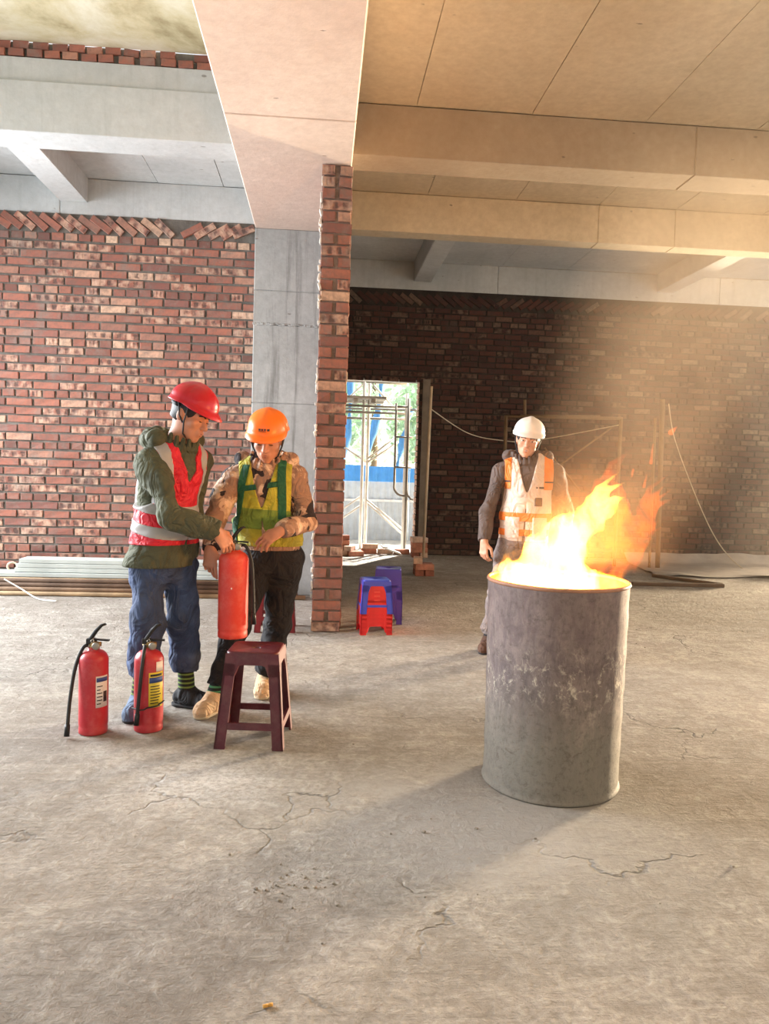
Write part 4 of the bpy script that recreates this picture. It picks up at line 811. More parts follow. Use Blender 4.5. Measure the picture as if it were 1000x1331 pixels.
def helmet(parent, hc, R, mat, org, logo=None, sc=1.0):
    """dome, rim, peak, ridge in the head frame"""
    MT = Matrix((R[0], R[1], R[2])).transposed(); W_ = lambda p: tuple(np.array(MT @ Vector(p))*sc+np.array(hc)-np.array(org))
    na, nr = 56, 14; vs = []; fs = []; zb = 0.070
    def rad(a):
        return 0.112+0.026*abs(math.sin(a))**1.4+(0.006 if math.sin(a) < 0 else 0.0)
    prof = [(0.0, 0.116), (0.16, 0.115)]+[(math.sin(u), 0.114*math.cos(u)**0.92) for u in np.linspace(0.28, PI/2-0.06, nr)]
    rows = [[(rad(2*PI*k/na)*r*math.cos(2*PI*k/na), rad(2*PI*k/na)*r*math.sin(2*PI*k/na)-0.008, zb+z+0.0) for k in range(na)] for r, z in prof[1:]]
    for i, row in enumerate(rows):
        for k in range(na):                       # moulded centre ridge and two flanks
            x, y, z = row[k]
            if z > zb+0.05: row[k] = (x, y, z+0.006*math.exp(-(x/0.022)**2)*min(1, (z-zb-0.05)/0.03))
    def peak(a):
        s = math.sin(a); return (0.034*max(0, (s-0.25)/0.75)**1.1 if s > 0.25 else 0.0)+0.008
    rim = []
    for (f, dz) in ((0.35, 0.001), (1.0, -0.010), (1.0, -0.014), (0.3, -0.008), (-0.3, -0.004)):
        row = []
        for k in range(na):
            a = 2*PI*k/na; r = rad(a)+peak(a)*f; s = max(0, math.sin(a)); row.append((r*math.cos(a), r*math.sin(a)-0.008, zb+dz-0.016*s*max(0, f)-(0.012*max(0, -math.sin(a)))))
        rim.append(row)
    allr = rows+rim; vs = [(0, -0.008, zb+0.1215)]+[p for r in allr for p in r]; fs = [(0, 1+k, 1+(k+1) % na) for k in range(na)]
    for i in range(len(allr)-1):
        for k in range(na): fs.append((1+i*na+k, 1+(i+1)*na+k, 1+(i+1)*na+(k+1) % na, 1+i*na+(k+1) % na))
    inner = [[(0.93*x, 0.93*(y+0.008)-0.008, z-0.006) for (x, y, z) in r] for r in rows]
    b = len(vs); vs += [p for r in inner[::-1] for p in r]
    last = 1+(len(allr)-1)*na
    for k in range(na): fs.append((last+k, b+k, b+(k+1) % na, last+(k+1) % na))
    for i in range(len(inner)-1):
        for k in range(na): fs.append((b+i*na+k, b+(i+1)*na+k, b+(i+1)*na+(k+1) % na, b+i*na+(k+1) % na))
    h = MB().add([W_(p) for p in vs], fs, True).build('helmet', mat, parent)
    st_ = MB()
    for s in (-1, 1):
        st_.tube([W_((s*0.104, 0.03, zb)), W_((s*0.088, 0.028, -0.03)), W_((s*0.062, 0.035, -0.095)), W_((0.0, 0.055, -0.128))], 0.005*sc, 6)
        st_.tube([W_((s*0.100, -0.05, zb)), W_((s*0.092, -0.01, -0.01)), W_((s*0.085, 0.022, -0.04))], 0.005*sc, 6)
    st_.build('chin_strap', M['strap'], h)
    cr = MB(); ring = [W_((0.098*math.cos(a), 0.112*math.sin(a)-0.012, zb-0.018-0.014*(math.sin(a) < 0))) for a in np.linspace(PI*1.08, PI*1.92, 14)]; cr.tube(ring, 0.011*sc, 8).build('headband', M['strap'], h)
    if logo:
        for (x0, x1, z0, z1, m) in logo:
            mb = MB(); n = 6; q = []
            for k in range(n+1):
                x = x0+(x1-x0)*k/n
                for z in (z0, z1):
                    zz = min(0.99, max(0.0, z/0.114)); r = math.sin(math.acos(zz**(1/0.92))); a = math.acos(max(-1, min(1, x/(0.118*r)))); rr = rad(a)*r+0.0022
                    q.append(W_((rr*math.cos(a), rr*math.sin(a)-0.008, zb+z)))
            mb.add(q+[tuple(np.array(p)-np.array(R[1])*0.004) for p in q], [(2*k, 2*k+2, 2*k+3, 2*k+1) for k in range(n)]+[(2*k+1+2*n+2, 2*k+3+2*n+2, 2*k+2+2*n+2, 2*k+2*n+2) for k in range(n)]).build('helmet_mark', m, h)
    return h
M['strap'] = plain('dark_strap', (38, 38, 42), 0.7)

def person(P):
    """P: joints and clothes; returns the body object (top level) with clothing as children"""
    J = {k: np.array(v, float) for k, v in P['J'].items()}; org = np.array(P['org'], float)
    allp = np.array(list(J.values())); lo = allp.min(0)-0.24; hi = allp.max(0)+0.24; lo[2] = -0.02; hi[2] = J['head'][2]+0.2
    F = Field(lo, hi, 0.0046); R = P['R']; hc = J['head']; r, f = Vn(P['right']), Vn(P['fwd'])
    H = lambda x, y, z: hc+(R[0]*x+R[1]*y+R[2]*z)*P.get('hs', 1.0)
    B = F
    # head
    B.ell(H(0, -0.014, 0.03), R, (0.076, 0.096, 0.088), 0.02); B.ell(H(0, 0.018, -0.035), R, (0.062, 0.070, 0.070), 0.03); B.ell(H(0, 0.042, -0.078), R, (0.040, 0.040, 0.034), 0.025); B.ell(H(0, 0.068, -0.098), R, (0.019, 0.016, 0.016), 0.02)
    B.cone(H(0, 0.078, 0.012), H(0, 0.104, -0.026), 0.008, 0.0125, 0.012); 
    for s in (-1, 1):
        B.ell(H(s*0.011, 0.092, -0.030), R, (0.009, 0.010, 0.008), 0.006); B.cone(H(s*0.012, 0.080, 0.030), H(s*0.045, 0.066, 0.028), 0.011, 0.011, 0.012); B.ell(H(s*0.040, 0.056, -0.018), R, (0.022, 0.022, 0.020), 0.02)
        B.ell(H(s*0.032, 0.090, 0.008), R, (0.012, 0.012, 0.007), 0.0, cut=True); B.ell(H(s*0.032, 0.072, 0.007), R, (0.014, 0.013, 0.011), 0.004)
        B.ell(H(s*0.077, -0.008, -0.002), np.array([R[0]*0.96+R[1]*0.28*s, R[1]*0.96-R[0]*0.28*s, R[2]]), (0.009, 0.021, 0.034), 0.006)
    B.cone(H(-0.017, 0.086, -0.056), H(0.017, 0.086, -0.056), 0.0085, 0.0085, 0.012); B.cone(H(-0.014, 0.083, -0.068), H(0.014, 0.083, -0.068), 0.008, 0.008, 0.010)
    B.cone(H(0, -0.025, -0.05), J['neck'], 0.053, 0.058, 0.03); 
    # trunk and limbs under the clothes
    B.cone(J['neck'], lerp(J['neck'], J['chest'], 0.5), 0.062, 0.105, 0.05, f, 0.66); B.cone(J['chest'], J['belly'], 0.130, 0.120, 0.05, f, 0.62); B.cone(J['belly'], J['pelvis'], 0.118, 0.128, 0.05, f, 0.66)
    for s in 'RL':
        B.cone(lerp(J['neck'], J['sh'+s], 0.3), J['sh'+s], 0.05, 0.042, 0.04); B.cone(J['sh'+s], J['el'+s], 0.040, 0.032, 0.03); B.cone(J['el'+s], J['wr'+s], 0.032, 0.025, 0.02)
        B.cone(J['hip'+s], J['kn'+s], 0.066, 0.046, 0.04); B.cone(J['kn'+s], J['an'+s], 0.044, 0.032, 0.02); B.cone(J['an'+s]-np.array((0, 0, 0.02)), lerp(J['an'+s], J['toe'+s], 0.45)-np.array((0, 0, 0.012)), 0.032, 0.024, 0.02)
        h = P['hand'+s]
        if h: hand(B, J['wr'+s], h['d'], h['n'], h['t'], h['curl'], h.get('sc', 1.0), h.get('spread', 0.1), h.get('tc', 0.5))
    body = B.build('person', M[P.get('skin', 'skin')], None, org); body.location = org
    tag(body, P['label'], 'person')
    # face details and hair
    for s in (-1, 1):
        E = F.like(); 
        Vv = MB(); n = 10
        def blob(c, rad, name, mat):
            vs = []; fs = []; a = 12; b = 6
            for i in range(b+1):
                for k in range(a):
                    u = PI*i/b; w = 2*PI*k/a; p = np.array(c)+np.array((rad[0]*math.sin(u)*math.cos(w), rad[1]*math.sin(u)*math.sin(w), rad[2]*math.cos(u))); vs.append(tuple(H(*p)-org))
            for i in range(b):
                for k in range(a): fs.append((i*a+k, (i+1)*a+k, (i+1)*a+(k+1) % a, i*a+(k+1) % a))
            return MB().add(vs, fs, True).build(name, mat, body)
        if P.get('eyes_open'): blob((s*0.032, 0.081, 0.0065), (0.0115, 0.006, 0.0048), 'eye', M['eyewhite']); blob((s*0.032, 0.0855, 0.0065), (0.0052, 0.003, 0.0045), 'iris', M['eye'])
        else: blob((s*0.032, 0.0835, 0.001), (0.013, 0.005, 0.0026), 'eye', M['eye'])
        MB().tube([tuple(H(s*0.014, 0.092, 0.026)-org), tuple(H(s*0.032, 0.089, 0.032)-org), tuple(H(s*0.050, 0.074, 0.027)-org)], 0.0042, 6).build('eyebrow', M['hair'], body)
    if P.get('smile'): MB().tube([tuple(H(x, 0.0955-abs(x)*0.45, -0.062+abs(x)*0.22)-org) for x in (-0.026, -0.014, 0, 0.014, 0.026)], 0.0034, 6).build('mouth', M['eyewhite'], body)
    MB().tube([tuple(H(x, 0.0945-abs(x)*0.35, -0.0575+abs(x)*0.05)-org) for x in (-0.022, -0.012, 0, 0.012, 0.022)], 0.0036, 6).build('lips', M['lip'], body)
    MB().tube([tuple(H(x, 0.0915-abs(x)*0.35, -0.069+abs(x)*0.22)-org) for x in (-0.019, -0.01, 0, 0.01, 0.019)], 0.0040, 6).build('lips', M['lip'], body)
    G = F.like(); G.ell(H(0, -0.016, 0.032), R, (0.083, 0.102, 0.092), 0.0); G.ell(H(0, -0.05, -0.03), R, (0.066, 0.055, 0.055), 0.02)
    G.plane_in(H(0, 0.052, 0.02), R[1]*0.9-R[2]*0.35, hc, 0.3); G.plane_in(H(0, 0, -0.052), -R[2]-R[1]*0.2, hc, 0.3)
    for s in (-1, 1): G.ell(H(s*0.09, 0.015, -0.02), R, (0.03, 0.028, 0.035), 0, cut=True)
    G.build('hair', M['hair'], body, org)
    helmet(body, H(0, 0, 0), R, P['helmet'], org, P.get('logo'), P.get('hsc', 0.92))
    # trousers
    T = F.like(); tp = P['trousers']
    T.cone(lerp(J['belly'], J['pelvis'], 0.55), J['pelvis'], 0.150, 0.158, 0.04, f, 0.80)
    for s in 'RL':
        k0, k1, k2 = tp['r']; T.cone(J['hip'+s], J['kn'+s], k0, k1, 0.03); e = lerp(J['an'+s], J['kn'+s], tp.get('hem', 0.0)); T.cone(J['kn'+s], lerp(J['kn'+s], e, 0.75), k1, k2*1.06, 0.02); T.cone(lerp(J['kn'+s], e, 0.75), e, k2*1.1, k2, 0.015)
        T.plane_in(e, J['an'+s]-J['kn'+s], e-np.array((0, 0, 0.06)), np.array((0.11, 0.11, 0.08)))
    T.wrinkle(tp.get('wr', 0.006), P['seed'], (22, 22, 44)); T.wrinkle(0.013, P['seed']+1, (8, 8, 22)); tr = T.build('trousers', tp['m'], body, org)
    # socks and shoes
    for s in 'RL':
        e = lerp(J['an'+s], J['kn'+s], tp.get('hem', 0.0)+0.05); K = F.like(); K.cone(e, J['an'+s], 0.041, 0.044, 0.01); K.build('sock', P['sock'], body, org)
        a, t_ = J['an'+s], J['toe'+s]; dx = Vn((t_-a)*np.array((1, 1, 0))); g = np.array((0, 0, 1.0)); base = np.array((a[0], a[1], 0.0)); tip = np.array((t_[0], t_[1], 0.0)); sd_ = np.cross(dx, g); K = F.like(); hh = P.get('lift'+s, 0.0)
        K.cone(base-dx*0.035+g*(0.048+hh), base+dx*0.03+g*(0.050+hh), 0.044, 0.047, 0.02); K.cone(base+dx*0.03+g*(0.052+hh), tip-dx*0.05+g*0.040, 0.046, 0.043, 0.03); K.cone(tip-dx*0.055+g*0.034, tip-dx*0.035+g*0.032, 0.045, 0.036, 0.02); K.cone(base+g*0.05, base+g*(0.085+hh), 0.046, 0.047, 0.02)
        K.plane_in((0, 0, 0.004), (0, 0, -1), (base+tip)/2, 0.25); sh = K.build('shoe', P['shoe'+s] if 'shoe'+s in P else P['shoe'], body, org)
        S2 = F.like(); S2.cone(base-dx*0.04+g*0.012, tip-dx*0.045+g*0.012, 0.046, 0.043, 0.01, g, 0.5); S2.plane_in((0, 0, 0.018), (0, 0, 1), (base+tip)/2, 0.25); S2.plane_in((0, 0, 0.001), (0, 0, -1), (base+tip)/2, 0.25); S2.build('sole', P['sole'], sh, org)
        lc = MB()
        for i in range(3):
            c = base+dx*(0.045+0.028*i)+g*(0.098-0.010*i); lc.tube([tuple(c-sd_*0.028-g*0.008-org), tuple(c+g*0.003-org), tuple(c+sd_*0.028-g*0.008-org)], 0.0035, 5)
        lc.build('laces', P['lace'], sh)
    # jacket
    jp = P['jacket']; C = F.like(); gt = jp['g']
    torso = lambda X, g, k=0.05: (X.cone(J['neck']-np.array((0, 0, 0.03)), lerp(J['neck'], J['chest'], 0.45), 0.075+g, 0.130+g, k, f, 0.78), X.cone(J['chest'], J['belly'], 0.152+g, 0.150+g, k, f, 0.76), X.cone(J['belly'], J['hem'], 0.152+g, 0.166+g+jp.get('flare', 0), k, f, 0.80),
        X.cone(lerp(J['neck'], J['shR'], 0.25), lerp(J['neck'], J['shR'], 0.93), 0.055+g, 0.050+g, 0.05), X.cone(lerp(J['neck'], J['shL'], 0.25), lerp(J['neck'], J['shL'], 0.93), 0.055+g, 0.050+g, 0.05))
    torso(C, gt)
    for s in 'RL':
        C.cone(J['sh'+s], J['el'+s], jp['ra'][0], jp['ra'][1], 0.035); w = lerp(J['wr'+s], J['el'+s], 0.04); C.cone(J['el'+s], w, jp['ra'][1], jp['ra'][2], 0.02)
        dv = Vn(J['wr'+s]-J['el'+s]); C.plane_in(w+dv*0.004, dv, w+dv*0.045, 0.055)
    C.wrinkle(jp.get('wr', 0.006), P['seed']+5, (24, 24, 34)); C.wrinkle(0.016, P['seed']+9, (9, 9, 17))
    C.plane_in(J['hem'], (0, 0, -1), J['hem']-np.array((0, 0, 0.15)), np.array((0.32, 0.32, 0.16)))
    # collar or hood
    nk = J['neck']; cb = H(0, -0.02, -0.10)
    ups = Vn(cb-nk+np.array((0, 0, 0.02)))
    for a in np.linspace(0, 2*PI, 18, endpoint=False):
        o = (r*math.cos(a)*0.088+f*math.sin(a)*0.088); hgt = 0.080-0.046*max(0, math.sin(a))
        C.cone(nk+o*1.05-ups*0.01, nk+o*1.06+ups*hgt, 0.015, 0.010, 0.012)
    if jp.get('hood'):
        for a in np.linspace(PI*1.02, PI*1.98, 9):
            o = (r*math.cos(a)*0.135+f*math.sin(a)*0.150); C.ell(nk+o+np.array((0, 0, 0.045+0.02*math.sin(a*3))), np.eye(3), (0.048, 0.050, 0.046), 0.018)
    jk = C.build('jacket', jp['m'], body, org)
    # vest: torso shell worn over the jacket, open at the arms
    vp = P['vest']; g = gt+0.011; X = F.like(); torso(X, g, 0.045); X.wrinkle(jp.get('wr', 0.006)*0.8, P['seed']+5, (24, 24, 34)); X.wrinkle(0.016, P['seed']+9, (9, 9, 17))
    full = X.like(None)
    X.plane(J['vhem'], vp.get('hemn', (0, 0, -1))); top = lerp(J['neck'], J['chest'], 0.06)
    for s in 'RL':
        p0 = lerp(J['neck'], J['sh'+s], vp.get('width', 0.80)); n = Vn((J['sh'+s]-J['neck'])*np.array((1, 1, 0)))
        d = (F.ax[0][:, None, None]-f4(p0[0]))*f4(n[0])+(F.ax[1][None, :, None]-f4(p0[1]))*f4(n[1])+0*F.ax[2][None, None, :]
        X.d = np.maximum(X.d, np.minimum(d, F.ax[2][None, None, :]-f4(J['sh'+s][2]-0.20)+d*f4(0.6)))
    X.ell(nk+np.array((0, 0, 0.03)), np.array([r, f, (0, 0, 1)]), (0.085, 0.100, 0.13), 0, cut=True)
    # V neck and front gap: cut a wedge along the front
    v0 = nk+f*0.14; v1 = J['vee']; 
    cutf = F.like(); cutf.cone(v0+np.array((0, 0, 0.05)), v1, vp['v'], 0.008, 0.0, f, 3.0); cutf.cone(v1, J['vhem']+f*0.17-np.array((0, 0, 0.06)), 0.008, vp.get('gap', 0.006), 0.0, f, 4.0)
    side = (F.ax[0][:, None, None]-f4(J['chest'][0]))*f4(f[0])+(F.ax[1][None, :, None]-f4(J['chest'][1]))*f4(f[1])+0*F.ax[2][None, None, :]
    X.d = np.where(side > 0.0, np.maximum(X.d, -cutf.d), X.d)
    vs_ = X.build('vest', vp['m'], body, org)
    Zg = F.ax[2][None, None, :]
    for (nm, m, kind, prm, dr) in vp['strips']:
        Y = X.like(None); Y.d = Y.d-f4(dr); q = None
        if kind == 'band':
            p0, nrm, hw = prm[:3]; n = Vn(nrm); d = (F.ax[0][:, None, None]-f4(p0[0]))*f4(n[0])+(F.ax[1][None, :, None]-f4(p0[1]))*f4(n[1])+(Zg-f4(p0[2]))*f4(n[2]); Y.d = np.maximum(Y.d, np.abs(d)-f4(hw))
            for cp, cn in prm[3:]: Y.plane(cp, cn)
        else:                                   # ribbon along a path
            pp, hw, deep = prm; L = F.like()
            for a_, b_ in zip(pp[:-1], pp[1:]): L.cone(a_, b_, hw, hw, 0.0)
            base = full.like(None) if deep else X.like(None); base.d = base.d-f4(dr); Y.d = np.maximum(base.d, L.d)
        Y.build(nm, m, vs_, org)
    return body
# ------------------------------------------------------------------ the three men
def stripes(name, a, b, freq):
    t = NT(name); z = t.sep(t.coords())[2]; s = t.math('GREATER_THAN', t.math('FRACT', t.math('MULTIPLY', z, freq)), 0.6)
    return t.bsdf(t.mix(s, lin(a), lin(b)), 0.9)
def folds(t, v):
    n = t.noise(t.coords(scale=(1, 1, 0.75), rot=(0.3, 0.2, 0.5)), 7.5, 3, 0.5, 1.6); r_ = t.math('ABSOLUTE', t.math('SUBTRACT', n, 0.5))
    return t.math('ADD', t.math('MULTIPLY', t.ramp(r_, [(0.0, 0.0), (0.16, 1.0)]), 1.0), t.math('MULTIPLY', t.noise(v, 55, 3), 0.12))
def cloth(name, rgb, var=0.14, scale=7, rough=0.85):
    t = NT(name); v = t.coords(); n = t.noise(v, scale, 5); c = lin(rgb); lo = tuple(x*(1-var*1.6) for x in c); hi = tuple(min(1, x*(1+var*1.6)) for x in c)
    return t.bsdf(t.ramp(n, [(0.3, lo), (0.7, hi)]), rough, 0, t.bump(folds(t, v), 0.55, 0.022))
def camo(name, cols, scale=11):
    t = NT(name); v = t.coords(); n = t.noise(v, scale, 3, 0.5, 0.8); n2 = t.noise(t.coords(scale=(1, 1, 0.7), rot=(0.4, 0.3, 0.9)), scale*0.8, 3, 0.5, 0.5)
    c = t.ramp(n, [(0.0, lin(cols[0])), (0.52, lin(cols[1])), (0.60, lin(cols[2]))], 'CONSTANT'); c = t.mix(t.ramp(n2, [(0.0, 0.0), (0.555, 1.0)], 'CONSTANT'), c, lin(cols[3]))
    return t.bsdf(c, 0.85, 0, t.bump(folds(t, v), 0.55, 0.022))
M['olive'] = cloth('olive_jacket', (76, 78, 58), 0.2); M['vestred'] = cloth('red_vest', (206, 18, 42), 0.08, rough=0.6); M['silver'] = plain('reflective_tape', (160, 156, 154), 0.35, 0.08, 12)
M['jeans'] = cloth('blue_jeans', (56, 70, 100), 0.3, 9); M['shoe_b'] = cloth('black_shoe', (26, 27, 32), 0.2); M['shoe_g'] = cloth('grey_blue_shoe', (86, 104, 128), 0.2); M['sole_d'] = plain('dark_sole', (40, 40, 42), 0.8); M['sole_t'] = plain('tan_sole', (190, 170, 140), 0.8)
M['helm_r'] = plain('red_helmet', (178, 12, 32), 0.3, 0.04, 5); M['helm_o'] = plain('orange_helmet', (238, 116, 24), 0.35, 0.04, 5); M['helm_w'] = plain('white_helmet', (222, 214, 208), 0.35, 0.03, 5)
M['camo'] = camo('camouflage_jacket', ((150, 116, 96), (192, 158, 132), (214, 184, 158), (42, 32, 34)))
M['vesty'] = cloth('yellow_green_vest', (164, 158, 46), 0.25, 5, 0.7); M['lime'] = cloth('lime_panel', (112, 134, 52), 0.2); M['harness'] = cloth('dark_green_webbing', (26, 84, 56), 0.15)
M['blackcloth'] = cloth('black_trousers', (20, 17, 20), 0.2); M['boot'] = cloth('tan_suede', (206, 172, 134), 0.12)
M['brownj'] = cloth('grey_brown_jacket', (96, 82, 76), 0.2); M['vestw'] = cloth('pale_vest', (214, 192, 176), 0.12, 6, 0.6); M['vesto'] = cloth('orange_panel', (236, 128, 50), 0.08, 6, 0.6); M['greyp'] = cloth('grey_trousers', (128, 116, 112), 0.2); M['brownshoe'] = cloth('brown_shoe', (84, 58, 44), 0.2)
M['sock1'] = stripes('striped_sock', (28, 34, 30), (108, 132, 66), 42); M['sock2'] = stripes('striped_sock_dark', (22, 26, 26), (70, 130, 90), 42)

f1 = Vn((0.81, -0.58, 0)); r1 = np.array((f1[1], -f1[0], 0))
up_ = np.array((0, 0, 1.0))
sl1 = (0.20*f1[0], 0.20*f1[1], 1.0)
ch1 = np.array((-0.765, 4.02, 1.20))
person(dict(label='man in red helmet and red safety vest bending over the held fire extinguisher, facing right', org=(-0.78, 4.0, 0), seed=11, fwd=f1, right=r1, R=frame((0.84, -0.40, -0.40), (0.38, -0.10, 0.9)),
    J=dict(head=(-0.664, 3.975, 1.535), neck=(-0.735, 4.01, 1.378), chest=ch1, belly=(-0.79, 4.02, 1.0), pelvis=(-0.80, 4.02, 0.82), hem=(-0.806, 4.02, 0.772), vhem=(-0.80, 4.02, 0.888), vee=ch1+f1*0.17+up_*(-0.02),
        shR=(-0.845, 3.905, 1.295), elR=(-0.722, 3.765, 1.055), wrR=(-0.508, 3.825, 0.968), shL=(-0.655, 4.15, 1.305), elL=(-0.69, 4.22, 1.03), wrL=(-0.70, 4.15, 0.80),
        hipR=(-0.874, 3.98, 0.765), knR=(-0.862, 3.945, 0.48), anR=(-0.905, 3.985, 0.09), toeR=(-0.925, 3.82, 0.03), hipL=(-0.726, 4.07, 0.76), knL=(-0.70, 4.06, 0.47), anL=(-0.69, 4.12, 0.09), toeL=(-0.535, 4.055, 0.03)),
    handR=dict(d=(0.52, 0.22, -0.70), n=(0.45, -0.72, 0.42), t=-1, curl=(0.30, 0.55, 0.7, 0.8), tc=0.5), handL=dict(d=(0.1, -0.1, -1), n=(0.6, 0.6, 0), t=1, curl=(0.5, 0.6, 0.6, 0.7)),
    helmet=M['helm_r'], trousers=dict(m=M['jeans'], r=(0.098, 0.080, 0.066), hem=0.30, wr=0.008), sock=M['sock1'], shoe=M['shoe_b'], sole=M['sole_d'], lace=M['black'], shoeR=M['shoe_g'],
    jacket=dict(m=M['olive'], g=0.012, ra=(0.072, 0.062, 0.050), hood=True, flare=0.010, wr=0.008),
    vest=dict(m=M['vestred'], v=0.085, gap=0.012, width=1.02, strips=[('reflective_strip', M['silver'], 'band', (ch1+up_*-0.125, sl1, 0.025), 0.004), ('reflective_strip', M['silver'], 'band', (ch1+up_*-0.235, sl1, 0.027), 0.004),
        ('shoulder_strip', M['silver'], 'band', (ch1+r1*0.125, r1, 0.026, (ch1+up_*-0.12, (-sl1[0], -sl1[1], -1))), 0.004), ('shoulder_strip', M['silver'], 'band', (ch1-r1*0.125, r1, 0.026, (ch1+up_*-0.12, (-sl1[0], -sl1[1], -1))), 0.004)])))

f2 = Vn((-0.12, -0.99, 0)); r2 = np.array((f2[1], -f2[0], 0)); ch2 = np.array((-0.305, 4.33, 1.13))
person(dict(label='man in orange helmet, camouflage jacket and green harness looking down beside the brick pillar', org=(-0.32, 4.3, 0), seed=23, fwd=f2, right=r2, R=frame((-0.10, -0.91, -0.40), (-0.02, -0.38, 0.92)),
    J=dict(head=(-0.298, 4.262, 1.440), neck=(-0.308, 4.335, 1.29), chest=ch2, belly=(-0.285, 4.33, 0.97), pelvis=(-0.268, 4.33, 0.82), hem=(-0.268, 4.33, 0.835), vhem=(-0.27, 4.33, 0.858), vee=ch2+f2*0.17+up_*(-0.08),
        shR=(-0.482, 4.31, 1.212), elR=(-0.575, 4.225, 0.995), wrR=(-0.568, 4.055, 0.852), shL=(-0.133, 4.32, 1.23), elL=(-0.062, 4.24, 0.995), wrL=(-0.205, 4.06, 0.958),
        hipR=(-0.350, 4.31, 0.765), knR=(-0.435, 4.145, 0.43), anR=(-0.53, 4.03, 0.09), toeR=(-0.600, 3.885, 0.03), hipL=(-0.188, 4.335, 0.76), knL=(-0.222, 4.30, 0.42), anL=(-0.292, 4.39, 0.09), toeL=(-0.305, 4.22, 0.03)),
    handR=dict(d=(0.02, -0.22, -0.97), n=(-0.25, -0.90, 0.25), t=-1, curl=(0.12, 0.5, 0.9, 1.0)), handL=dict(d=(-0.80, -0.18, -0.50), n=(-0.35, -0.72, 0.60), t=1, curl=(0.30, 0.35, 0.40, 0.45), spread=0.2),
    helmet=M['helm_o'], logo=[(-0.030, -0.018, 0.030, 0.042, M['print']), (-0.012, -0.003, 0.033, 0.043, M['print']), (0.001, 0.010, 0.033, 0.043, M['print']), (0.014, 0.024, 0.033, 0.043, M['print']), (-0.012, 0.024, 0.027, 0.030, M['print'])],
    trousers=dict(m=M['blackcloth'], r=(0.098, 0.076, 0.062), hem=0.12, wr=0.007), sock=M['sock2'], shoe=M['boot'], sole=M['sole_t'], lace=M['boot'],
    jacket=dict(m=M['camo'], g=0.010, ra=(0.062, 0.054, 0.044), hood=True, wr=0.008),
    vest=dict(m=M['vesty'], v=0.080, gap=0.02, width=0.86, strips=[('lime_band', M['lime'], 'band', (ch2+up_*-0.125, (0.05, 0, 1), 0.055), 0.003),
        ('harness_strap', M['harness'], 'band', (ch2+r2*0.115+up_*0.05, r2*1.0+up_*0.17, 0.021, (ch2+up_*0.17, up_)), 0.007), ('harness_strap', M['harness'], 'band', (ch2-r2*0.105+up_*0.05, r2*1.0-up_*0.06, 0.021, (ch2+up_*-0.12, -up_)), 0.007),
        ('harness_strap', M['harness'], 'band', (ch2+up_*0.055+f2*0.15, (-0.16, 0, 1), 0.015, (ch2, -f2), (ch2+r2*0.11, r2), (ch2-r2*0.11, -r2)), 0.009)])))

